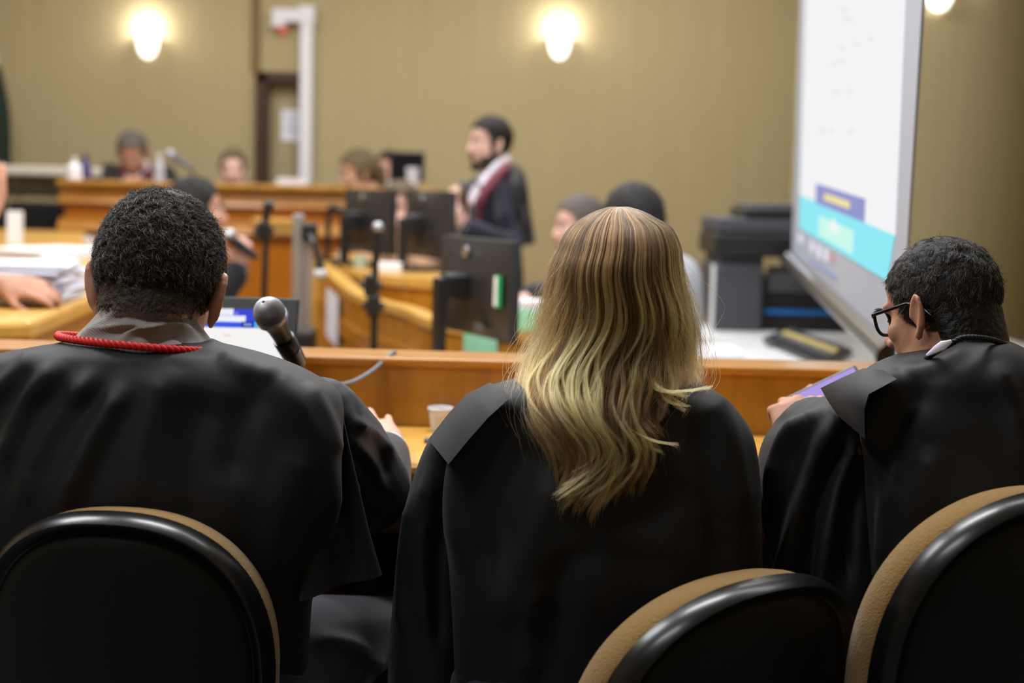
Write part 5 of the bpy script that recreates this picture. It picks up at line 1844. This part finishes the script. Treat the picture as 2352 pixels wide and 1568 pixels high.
def hair_pt(py, ph, dx=0.0, inw=0.0):
    xl, xr, yb, dp = tb(py)
    a = np.sin(ph)
    x = (xl + xr) / 2 + (xr - xl) / 2 * a + dx
    y = yb + dp * (1 - np.cos(ph)) + inw
    return x, y
RAYS = None
def unproj(px, py, y):
    c = np.stack([(px - W / 2) / F, (H / 2 - py) / F, -np.ones_like(px)], -1) @ np.array(CR).T
    return np.array(CAM) + c * (y / c[..., 1])[..., None]
rng = np.random.default_rng(5)
def end_row(ph):
    return np.interp(ph, [-1.9, -1.5, -1.1, -0.7, -0.3, 0.1, 0.35, 0.6, 0.8, 1.1, 1.5, 1.9], [930, 1010, 1092, 1126, 1142, 1150, 1142, 1090, 985, 925, 890, 865])
# base shell under the strands
q = MB()
rows_ = []
phs = np.linspace(-1.75, 1.75, 64)
for i in range(46):
    t_ = i / 45
    py = 476 + (np.minimum(end_row(phs) - 60, 1010) - 476) * t_
    x, y = hair_pt(py, phs, 0.0, 0.010 + 0.004 * np.sin(phs * 23))
    x = np.where(py > 500, (x - 1410) * 0.965 + 1410, x)
    p = unproj(x, py + 6, y)
    rows_.append([Vector(v) for v in p])
q.sheet(rows_, 0.006, (0, 1, 0))
hb = q.build('hair', M_HAIRU, m2, angle=80)
NL, PER, K = 250, 96, 32
s_ = np.linspace(0, 1, K)
allp, tints = [], []
for l in range(NL + 48):
    thin = l >= NL
    ph0 = rng.uniform(-1.75, 1.75)
    if rng.uniform() < 0.25:
        ph0 *= 0.7
    end = end_row(ph0) + rng.normal() * 22
    if ph0 < 0.5 and rng.uniform() < 0.14:
        end -= rng.uniform(30, 130)
    amp = rng.uniform(16, 34)
    phase = rng.normal() * 0.40 + ph0 * 0.25
    freq = rng.uniform(1.6, 2.1)
    lay = rng.uniform(-0.008, 0.006)
    tone = rng.uniform(0.62, 1.0) if rng.uniform() < 0.34 else rng.uniform(0.05, 0.42)
    curl_dir = -1 if ph0 < 0.45 else 1
    curl_amt = rng.uniform(12, 58) * (1.25 if ph0 > 0.45 else 1)
    if (rng.uniform() < 0.08 and ph0 < 0.45) or ph0 < -1.0:
        curl_dir = 1
    if ph0 < -0.45:
        curl_amt *= 0.45
    if ph0 > 0.45 and rng.uniform() < 0.6:
        curl_amt *= 0.3
    if abs(ph0) > 1.0:
        curl_amt *= 0.4
        amp *= 0.5
    wid = rng.uniform(0.03, 0.09)
    n = PER
    if thin:
        # narrow pale ribbons lying on top, with deeper waves
        wid, n, lay, tone = rng.uniform(0.006, 0.020), 42, rng.uniform(-0.011, -0.006), rng.uniform(0.75, 1.0)
        amp *= 1.35
    special = {3: (0.62, 965, 120), 4: (0.58, 955, 95), 5: (0.40, 1075, 90), 6: (0.36, 1085, 80), 7: (0.66, 950, 70)}.get(l)
    if special:
        ph0, end, curl_amt = special
        curl_dir, tone, wid, lay = 1, 0.66, 0.045, -0.004
    dl = np.clip(rng.normal(size=n), -2.2, 2.2) * wid
    dy = rng.normal(size=n)
    en = end + rng.normal(size=n) * 12 - rng.gamma(1.1, 9, n)
    sl = s_[None, :] * np.clip((en - 478) / (end - 478), 0.5, 1.05)[:, None]
    py = 475 + rng.uniform(0, 6, n)[:, None] + (end - 478) * sl ** 1.22
    fan = 1 - 0.72 * np.clip((sl - 0.08) / 0.5, 0, 1)
    ph = ph0 + dl[:, None] * fan
    sw = amp * np.clip((py - 640) / 230, 0, 1)
    wv = 2 * PI * (py - 955) / 345 + phase
    dx = sw * np.sin(wv) + (12 if -1.1 < ph0 < 0.55 else 0) * np.clip((sl - 0.40) / 0.38, 0, 1) ** 1.3
    hook = np.clip((sl - 0.80) / 0.20, 0, 1.05)
    dx = dx + curl_dir * curl_amt * hook ** 2.0
    dx = dx + dy[:, None] * (1.2 + 1.0 * sl) + rng.normal(size=(n, 1)) * np.clip(sl - 0.25, 0, 1) * 3
    py = py - hook ** 2.6 * curl_amt * 0.62
    inw = lay - 0.004 + rng.normal(size=(n, 1)) * 0.0035 - 0.004 * np.sin(wv + 1.2) * np.clip((sl - 0.3) / 0.4, 0, 1)
    x, y = hair_pt(py, ph, dx, inw)
    allp.append(unproj(x, py, y))
    dark = np.array((0.020, 0.0095, 0.0036)); mid = np.array((0.130, 0.058, 0.015)); bl = np.array((0.82, 0.445, 0.120))
    t_ = np.clip((s_ - 0.10) / 0.55, 0, 1)
    lv = np.clip(tone * (0.30 + 0.82 * t_) + 0.07 * t_ - 0.02, 0, 1)
    if tone > 0.85:
        lv = np.clip(lv + 0.12, 0, 1)
    lo = dark[None] * (1 - np.clip(lv * 2, 0, 1))[:, None] + mid[None] * np.clip(lv * 2, 0, 1)[:, None]
    cc = lo * (1 - np.clip(lv * 2 - 1, 0, 1))[:, None] + bl[None] * np.clip(lv * 2 - 1, 0, 1)[:, None]
    tints.append(cc[None] * rng.uniform(0.75, 1.25, (n, 1, 1)))
pts = np.concatenate(allp); tn = np.concatenate(tints)
strand_object('hair_strands', pts, 0.00030 * (1 - 0.6 * s_ ** 3), tn, M_BLOND, hb)
# stray hairs
n = 900
ph = rng.choice([-1, 1], n) * np.where(rng.uniform(size=n) < 0.5, rng.uniform(0.6, 1.7, n), rng.uniform(0.0, 1.3, n))
en = rng.uniform(760, 1060, n)
py = 478 + rng.uniform(0, 60, n)[:, None] + (en[:, None] - 500) * s_[None, :]
dx = (np.sign(ph) * rng.gamma(2.0, 9, n))[:, None] * np.clip((s_ - 0.25) / 0.5, 0, 1)[None, :] + rng.normal(size=(n, 1)) * 14 * np.sin(2 * PI * (s_[None, :] * rng.uniform(0.8, 1.8, (n, 1)) + rng.uniform(0, 1, (n, 1)))) * s_[None, :]
x, y = hair_pt(py, ph[:, None] + 0 * s_[None, :], dx, -0.010)
strand_object('stray_hairs', unproj(x, py, y), 0.00013 + 0 * s_, np.broadcast_to(np.array((0.30, 0.15, 0.04)), (n, K, 3)), M_BLOND, hb)

# ------------------------------------------------------------------ the man in glasses at right
m3 = fg_person('person in black-rimmed glasses and black gown, head bowed over a phone', (P(2250, 1500, 1.88).x, 1.88, 0.0))
H3 = P(2160, 714, 1.945)
M3 = head_frame(H3, (-math.sin(R(43)), math.cos(R(43))), 20, 4, 0.80)
nk = P(2215, 822, 1.90)
hip = Vector((P(2230, 1300, 1.9).x, 1.90, 0.60))
b = MB()
add_head(b, M3)
b.limb([M3 @ Vector((0, -0.02, -0.04)), nk + Vector((-0.020, 0.035, 0.03)), nk + Vector((-0.01, 0.03, -0.02))], [0.050, 0.050, 0.060], 18)
b.limb([hip, hip + Vector((0, 0, 0.18)), nk + Vector((0.02, 0.02, -0.20)), nk + Vector((0, 0, -0.08)), nk], [(0.13, 0.10), (0.12, 0.09), (0.12, 0.09), (0.10, 0.055), (0.055, 0.05)], 20, None, (1, 0, 0))
ph_c = P(1893, 920, 2.26)
wL3 = P(1842, 1024, 2.15)
shL, elL = P(2060, 965, 1.94), P(1850, 1075, 2.08)
b.limb([shL, shL.lerp(elL, 0.5), elL, elL.lerp(wL3, 0.5), wL3], [0.052, 0.048, 0.042, 0.036, 0.027], 14)
add_hand(b, hand_frame(wL3, (-0.10, 0.60, 0.72), (-0.15, -0.75, 0.62)), False, [(60, 60, 40), (58, 62, 40), (58, 62, 40), (60, 60, 40)], 40, 8)
wR3 = P(1985, 985, 2.30)
shR, elR = P(2450, 985, 1.94), P(2420, 1150, 2.12)
b.limb([shR, shR.lerp(elR, 0.5), elR, elR.lerp(wR3, 0.5), wR3], [0.052, 0.048, 0.042, 0.036, 0.027], 14)
add_hand(b, hand_frame(wR3, (-0.6, 0.2, 0.5), (0.2, -0.5, 0.8)), True, [(35, 50, 30), (34, 52, 30), (34, 50, 30), (34, 46, 30)], 10, 6)
legs(b, hip, 0.05, m3)
skin(b, 'body', M_SKIN2, m3, 0.0036, 5)
g = MB()
rows = [(780, 2190, 2312, 1.89, 0.070), (796, 2150, 2345, 1.89, 0.084), (815, 2092, 2392, 1.892, 0.096), (836, 2030, 2438, 1.896, 0.108), (862, 1988, 2480, 1.90, 0.118),
        (900, 1966, 2515, 1.905, 0.126), (950, 1966, 2538, 1.905, 0.134), (1020, 1984, 2550, 1.905, 0.140), (1120, 1994, 2556, 1.90, 0.146), (1250, 2000, 2560, 1.90, 0.138),
        (1400, 2004, 2560, 1.91, 0.122), (1700, 2010, 2560, 1.92, 0.112)]
loft_px(g, rows)
fl3 = [([(2070, 850), (2010, 930), (1995, 1060)], 26, 0.009), ([(2130, 880), (2060, 980), (2030, 1140)], 30, -0.007), ([(2280, 830), (2330, 940), (2350, 1080)], 30, 0.007),
       ([(2150, 1020), (2110, 1150), (2080, 1320)], 44, 0.008), ([(2230, 790), (2150, 840), (2070, 860)], 16, 0.005), ([(2060, 1030), (2040, 1180), (2030, 1340)], 26, 0.008)]
skin(g, 'gown', M_ROBE, m3, 0.0055, 4, folds(fl3))
g = MB()
rows = [(900, 1930, 2010, 1.96, 0.045), (925, 1880, 2010, 1.97, 0.06), (955, 1830, 2010, 1.99, 0.08), (985, 1785, 2010, 2.01, 0.095), (1020, 1757, 2010, 2.02, 0.10), (1080, 1742, 2012, 2.02, 0.105),
        (1160, 1742, 2015, 2.01, 0.11), (1260, 1766, 2020, 2.00, 0.11), (1400, 1796, 2025, 1.99, 0.11), (1600, 1810, 2030, 1.99, 0.11)]
loft_px(g, rows, 44)
g.limb([P(1880, 1010, 2.03), P(1846, 1022, 2.09), P(1842, 1018, 2.125)], [0.065, 0.056, 0.044], 18)
flv = [([(1940, 940), (1870, 1060), (1810, 1290), (1800, 1400)], 20, 0.014), ([(1975, 960), (1920, 1110), (1890, 1300), (1880, 1450)], 20, 0.014), ([(1900, 935), (1820, 1010), (1780, 1120)], 16, 0.009),
       ([(1960, 960), (1895, 1100), (1850, 1290), (1840, 1400)], 14, -0.012), ([(1985, 1000), (1960, 1150), (1945, 1350)], 16, -0.012), ([(1860, 960), (1790, 1040), (1765, 1160)], 14, 0.008)]
skin(g, 'sleeve', M_ROBE, m3, 0.0055, 3, folds(flv))
g = MB()
g.limb([shR, elR, elR.lerp(wR3, 0.9)], [0.075, 0.068, 0.055], 16)
skin(g, 'sleeve', M_ROBE, m3, 0.008, 4)
q = MB()
q.sheet([[P(1985, 846, 1.86), P(2030, 850, 1.81), P(2060, 870, 1.78)],
         [P(1935, 868, 1.89), P(1965, 890, 1.80), P(1995, 905, 1.775)],
         [P(1886, 892, 1.93), P(1930, 925, 1.82), P(1985, 940, 1.772)],
         [P(1905, 925, 1.92), P(1945, 965, 1.82), P(1986, 990, 1.77)],
         [P(1925, 955, 1.90), P(1955, 980, 1.82), P(1987, 1008, 1.768)]], 0.004)
q.build('cape_edge', M_ROBE, m3, angle=80)
q = MB()
q.tube([elL.lerp(wL3, 0.80), elL.lerp(wL3, 0.97)], [0.043, 0.037], 20)
q.build('shirt_cuff', M_SHIRTW, m3)
q = MB()
q.tube([P(2130, 815, 1.828), P(2148, 803, 1.814), P(2166, 793, 1.805), P(2186, 783, 1.802)], [(0.002, 0.002), (0.005, 0.003), (0.006, 0.003), (0.002, 0.002)], 10, 0, None, (0, 0, 1))
q.build('shirt_collar', M_SHIRTW, m3)
cord('neck_cord', [P(2120, 830, 1.88), P(2134, 818, 1.835), P(2156, 804, 1.815), P(2186, 788, 1.805), P(2212, 776, 1.805), P(2250, 776, 1.81), P(2290, 784, 1.83), P(2320, 796, 1.86)], M_BLKCORD, m3, 0.0024, 0.0018, 0.010)
base3 = hair_cap(M3, M_HAIRB, m3, 'low', 0.003, 'hair', 48, 34, 0.001, 0.004, (0.03, 1.5, 0.070))
short_hair(M3, m3, base3, 'low', 26000, 0.024, 0.0012, (0.022, 0.0175, 0.0145), (0.18, 0.16, 0.145), 0.09, (0.020, -0.055, 0.104), 0.07, 9, 9, 0.0, (0.03, 1.5, 0.070), 40, 0.00024, 0.0)
gl = thing('glasses', 'black-rimmed glasses on the bowed man at the right', 'glasses', H3)
def g3(x_, y_, z_):
    return M3 @ Vector((x_, y_, z_))
for s_ in (-1, 1):
    q = MB()
    pts_ = []
    for k in range(25):
        a = 2 * PI * k / 24
        pts_.append(g3(s_ * 0.034 + 0.027 * math.copysign(abs(math.cos(a)) ** 0.75, math.cos(a)), 0.097 - 0.006 * abs(s_ * 0.034 + 0.027 * math.cos(a)) / 0.06, 0.004 + 0.023 * math.copysign(abs(math.sin(a)) ** 0.75, math.sin(a))))
    q.tube(pts_, 0.0024, 8)
    q.build('rim', M_BLACKG, gl)
    q = MB(); q.add(pts_[:-1], [tuple(range(24))]); q.build('lens', M_LENS, gl)
    q = MB(); q.tube([g3(s_ * 0.061, 0.093, 0.013), g3(s_ * 0.074, 0.085, 0.014), g3(s_ * 0.083, 0.01, 0.013), g3(s_ * 0.083, -0.012, 0.004), g3(s_ * 0.080, -0.028, -0.018)], [0.0026, 0.0026, 0.0024, 0.0022, 0.0018], 8)
    q.build('temple', M_BLACKG, gl)
q = MB(); q.tube([g3(-0.008, 0.098, 0.008), g3(0, 0.101, 0.011), g3(0.008, 0.098, 0.008)], 0.0022, 8); q.build('bridge', M_BLACKG, gl)
pn = thing('mobile_phone', 'mobile phone with a glowing violet screen in the bowed man\'s hands', 'phone', ph_c)
ax_, ay_ = Vector((0.86, 0.1, 0.42)).normalized(), Vector((-0.30, 0.62, 0.72))
ay_ = (ay_ - ax_ * ay_.dot(ax_)).normalized()
az_ = ax_.cross(ay_)
Mp = Matrix.Translation(ph_c) @ Matrix((ax_, ay_, az_)).transposed().to_4x4()
q = MB(); q.box((0.01, 0, 0), (0.130, 0.068, 0.008), Mp); q.build('phone_case', M_GREYM, pn, smooth=False, bevel=0.003)
q = MB(); q.box((0.01, 0, 0.0045), (0.118, 0.058, 0.001), Mp); q.build('phone_screen', glow('violet_screen', lin(176, 156, 226), 1.0), pn, smooth=False)
mo = MB()
c = P(850, 985, 2.60)
q = MB(); q.ell((c.x, 2.575, DZ + 0.014), (0.030, 0.05, 0.016), None, 20, 12); tag(q.build('computer_mouse', M_BLACKG), 'black computer mouse under the hand on the desk', 'mouse')
# ------------------------------------------------------------------ people further into the room
def head_at(px, py, y):
    return P(px, py, y)
# robed man at the bench, reading
figure('person in maroon-edged black gown and white shirt, looking down at the bench', head_at(305, 352, 8.25), (0.05, -1), 32, 4, None, M_SKIN2, M_HAIRG, 'short', M_ROBE,
       trim=M_MAROON, shirt=M_SHIRTW, floor=DAIS, lean=0.5, bulk=1.12, neck=0.075, nfwd=0.09, group=None, wrists={'L': P(330, 425, 7.95) , 'R': P(285, 425, 7.95)})
# young person at the bench
figure('person with short brown hair and maroon collar sitting low at the bench near the door', head_at(535, 388, 8.3), (0.15, -1), 8, 0, None, M_SKINP, M_HAIRBR, 'short', M_MAROON,
       floor=DAIS, s=0.92, neck=0.12)
# woman in profile at the bench end
R4 = figure('person in profile with tied-back brown hair in maroon-edged gown, at the bench end', head_at(822, 398, 8.2), (-0.9, -0.45), 14, 0, None, M_SKIN, M_HAIRBR, 'long', M_ROBE, trim=M_MAROON, floor=DAIS, lean=0.7, grow=0.02, neck=0.11, nfwd=0.07)
q = MB()
r4, M4 = R4[0], R4[1]
q.limb([M4 @ Vector((0, -0.09, 0.04)), M4 @ Vector((0.0, -0.125, -0.02)), M4 @ Vector((0, -0.12, -0.11)), M4 @ Vector((0, -0.11, -0.17))], [0.045, 0.045, 0.034, 0.018], 14)
skin(q, 'ponytail', M_HAIRBR, r4, 0.008, 3)
figure('person half hidden behind the black bench monitor, hand near the face', head_at(893, 392, 8.66), (-0.5, -0.85), 5, 0, None, M_SKIN, M_HAIRD, 'short', M_GREYTOP, floor=DAIS, s=0.94,
       wrists={'L': P(900, 420, 8.45), 'R': None}, hand_dir={'L': Vector((0.1, 0.1, 1))}, hand_up=(0, -1, 0.1), curl=(35, 45, 30))
# woman between the monitors, chin on hand
R5 = figure('person with brown hair resting the chin on a hand, between the two far monitors', head_at(917, 478, 6.75), (-0.35, -0.95), 6, -4, None, M_SKINP, M_HAIRBR, 'long', mat('beige_blouse', lin(196, 156, 124), 0.8, 0.2), floor=0.1,
       s=0.98, wrists={'L': P(915, 545, 6.62), 'R': P(895, 545, 6.55)}, hand_dir={'R': Vector((0.1, 0.15, 1)), 'L': Vector((0, 0.1, 1))}, hand_up=(0, -1, 0.1), curl=(40, 50, 30), grow=0.018)
q = MB()
for s_ in (-1, 1):
    q.limb([R5[1] @ Vector((s_ * 0.07, -0.02, 0.05)), R5[1] @ Vector((s_ * 0.092, -0.02, -0.04)), R5[1] @ Vector((s_ * 0.10, -0.02, -0.15)), R5[1] @ Vector((s_ * 0.09, 0.0, -0.24))], [0.03, 0.036, 0.034, 0.02], 12)
q.limb([R5[1] @ Vector((0, -0.07, 0.05)), R5[1] @ Vector((0, -0.11, -0.06)), R5[1] @ Vector((0, -0.10, -0.22))], [0.06, 0.07, 0.05], 14)
skin(q, 'long_hair', M_HAIRBR, R5[0], 0.009, 4)
# the standing bearded man with a microphone
yS = 6.9
hS = head_at(1124, 330, yS)
wS = {'R': P(1068, 478, yS - 0.30), 'L': P(1064, 520, yS - 0.34)}
RS = figure('bearded person standing in maroon-banded black robe, holding a microphone upright', hS, (-0.88, -0.47), 4, 0, None, M_SKINP, M_HAIRB, 'short', M_SUIT, 'jacket', trim=M_MAROON, shirt=M_SHIRTW,
            standing=True, floor=0.0, wrists=wS, hand_dir={'R': Vector((-0.35, -0.25, 0.95)), 'L': Vector((-0.25, -0.2, 0.95))}, hand_up={'R': (0.2, -0.9, 0.3), 'L': (0.5, -0.6, 0.1)}, curl=(50, 60, 40), s=1.02, vox=0.006, grow=0.014)
rS, MS, nbS, fS, rrS = RS
# beard
q = MB()
for c_, r_ in (((0, 0.072, -0.102), (0.032, 0.026, 0.022)), ((0.042, 0.030, -0.080), (0.022, 0.040, 0.030)), ((-0.042, 0.030, -0.080), (0.022, 0.040, 0.030)), ((0.060, 0.004, -0.050), (0.013, 0.020, 0.040)), ((-0.060, 0.004, -0.050), (0.013, 0.020, 0.040)), ((0, 0.098, -0.050), (0.026, 0.008, 0.006))):
    q.ell(c_, tuple(a_ * 1.12 + 0.001 for a_ in r_), MS, 16, 10)
skin(q, 'beard', M_HAIRD, rS, 0.005, 3)
# cape down his back
q = MB()
up = Vector((0, 0, 1))
rows_ = []
pl_ = [(1168, 372, 1202, 392, 6.98), (1178, 400, 1208, 440, 6.99), (1172, 450, 1216, 490, 7.0), (1165, 510, 1224, 530, 7.0), (1160, 558, 1230, 562, 7.0)]
rows = [(378, 1154, 1190, 6.90, 0.10), (398, 1160, 1205, 6.87, 0.15), (430, 1166, 1213, 6.85, 0.19), (470, 1170, 1218, 6.84, 0.20), (510, 1168, 1224, 6.84, 0.20), (560, 1164, 1231, 6.84, 0.21)]
loft_px(q, rows, 44)
skin(q, 'gown', M_ROBE, rS, 0.010, 3, folds([([(1180, 400), (1190, 480), (1200, 560)], 8, 0.02), ([(1205, 440), (1214, 500), (1220, 560)], 6, -0.015)]))
q = MB()
rows = [(548, 1120, 1196, 6.97, 0.12), (600, 1118, 1200, 6.97, 0.13), (680, 1120, 1204, 6.97, 0.13), (900, 1118, 1204, 6.97, 0.13)]
loft_px(q, rows, 36)
skin(q, 'gown_skirt', M_ROBE, rS, 0.012, 3)
q = MB()
q.tube([P(1106, 432, yS - 0.16), P(1120, 410, yS - 0.12), P(1142, 385, yS - 0.08), P(1166, 368, yS - 0.02)], [(0.018, 0.03), (0.022, 0.035), (0.024, 0.036), (0.018, 0.03)], 14)
q.build('white_collar_fold', M_SHIRTW, rS)
q = MB()
q.tube([P(1168, 376, yS - 0.13), P(1140, 402, yS - 0.20), P(1112, 440, yS - 0.235), P(1096, 470, yS - 0.235)], [(0.024, 0.010)] * 4, 12)
q.build('maroon_band', M_MAROON, rS)
q = MB()
q.tube([P(1096, 470, yS - 0.22), P(1090, 520, yS - 0.22), P(1070, 545, yS - 0.22)], [(0.03, 0.012)] * 3, 12)
q.build('maroon_tie', M_MAROON, rS)
mk = thing('hand_microphone', 'silver-topped microphone held upright by the standing bearded man', 'microphone', P(1066, 470, yS - 0.34))
q = MB(); q.tube([P(1064, 520, yS - 0.33), P(1065, 440, yS - 0.36)], [0.013, 0.017], 14); q.build('handle', M_BLACKP, mk)
q = MB(); q.tube([P(1065, 440, yS - 0.36), P(1066, 428, yS - 0.365), P(1066, 414, yS - 0.37)], [0.020, 0.025, 0.021], 16); q.build('grille', M_GRILLE, mk)
# seated man with a hand microphone, half hidden behind the curly hair
yC = 5.35
hC = head_at(452, 486, yC)
RC = figure('person in black suit with black hair, raising a microphone behind the curly-haired man', hC, (0.75, -0.15), 0, 0, (0.9, 0.35), M_SKIN, M_HAIRB, 'short', M_BLKSUIT, 'jacket', shirt=M_SHIRTW, floor=0.0, lean=0.2,
            wrists={'R': P(552, 612, yC - 0.25), 'L': None}, hand_dir={'R': Vector((0.10, 0.0, 1.0))}, hand_up=(0.4, -0.9, 0.1), curl=(45, 60, 40), grow=0.014)
mk2 = thing('hand_microphone', 'microphone with pale ball head in the raised hand right of the curly hair', 'microphone', P(527, 541, yC - 0.3))
q = MB(); q.ell(P(526, 541, yC - 0.3), (0.026,) * 3, None, 18, 12); q.build('grille', M_GRILLE, mk2)
q = MB(); q.tube([P(532, 548, yC - 0.3), P(556, 566, yC - 0.3), P(590, 592, yC - 0.28)], [0.019, 0.016, 0.012], 14); q.build('handle', M_BLACKP, mk2)
# two men behind the blonde hair
figure('person with greying hair in profile, just left of the blonde hair', head_at(1330, 520, 5.7), (-0.95, -0.3), 6, 0, None, M_SKINP, M_HAIRG, 'short', M_BLKSUIT, 'jacket', shirt=M_SHIRTW, floor=0.0,
       wrists={'L': P(1212, 684, 5.1), 'R': P(1250, 690, 5.15)}, hand_dir={'L': Vector((-0.9, -0.1, -0.1))}, curl=(20, 30, 20), s=0.98, grow=0.012)
RI = figure('person with thick black hair seated right behind the blonde hair', head_at(1452, 520, 4.9), (-0.35, 0.9), 4, 0, None, M_SKIN, M_HAIRB, 'short', M_GREYTOP, 'grey_shirt', floor=0.0, grow=0.022, s=1.08,
            neck=0.10, bulk=1.15)
# person at the left edge, leafing through papers
figure('person cut off by the left edge, bare forearm raised, hand on the pile of papers', P(-230, 420, 3.75), (1.0, -0.15), 10, 0, None, M_SKIN2, M_HAIRD, 'short', M_GREYTOP, 'blouse', floor=0.0, sleeves=False,
       wrists={'L': P(4, 652, 3.52), 'R': P(-14, 470, 3.95)}, hand_dir={'L': Vector((0.9, 0.1, -0.1)), 'R': Vector((0.0, 0.0, 1))}, hand_up={'L': (0.1, -0.6, 0.8), 'R': (0.5, -0.6, 0)}, curl=(15, 20, 15), vox=0.006)
# chairs for those who sit further in
for (px, y, fl_, yaw, lb) in ((305, 8.25, DAIS, 180, 'dark chair behind the bench under the man looking down'), (535, 8.3, DAIS, 180, 'dark chair behind the bench under the person near the door')):
    pass
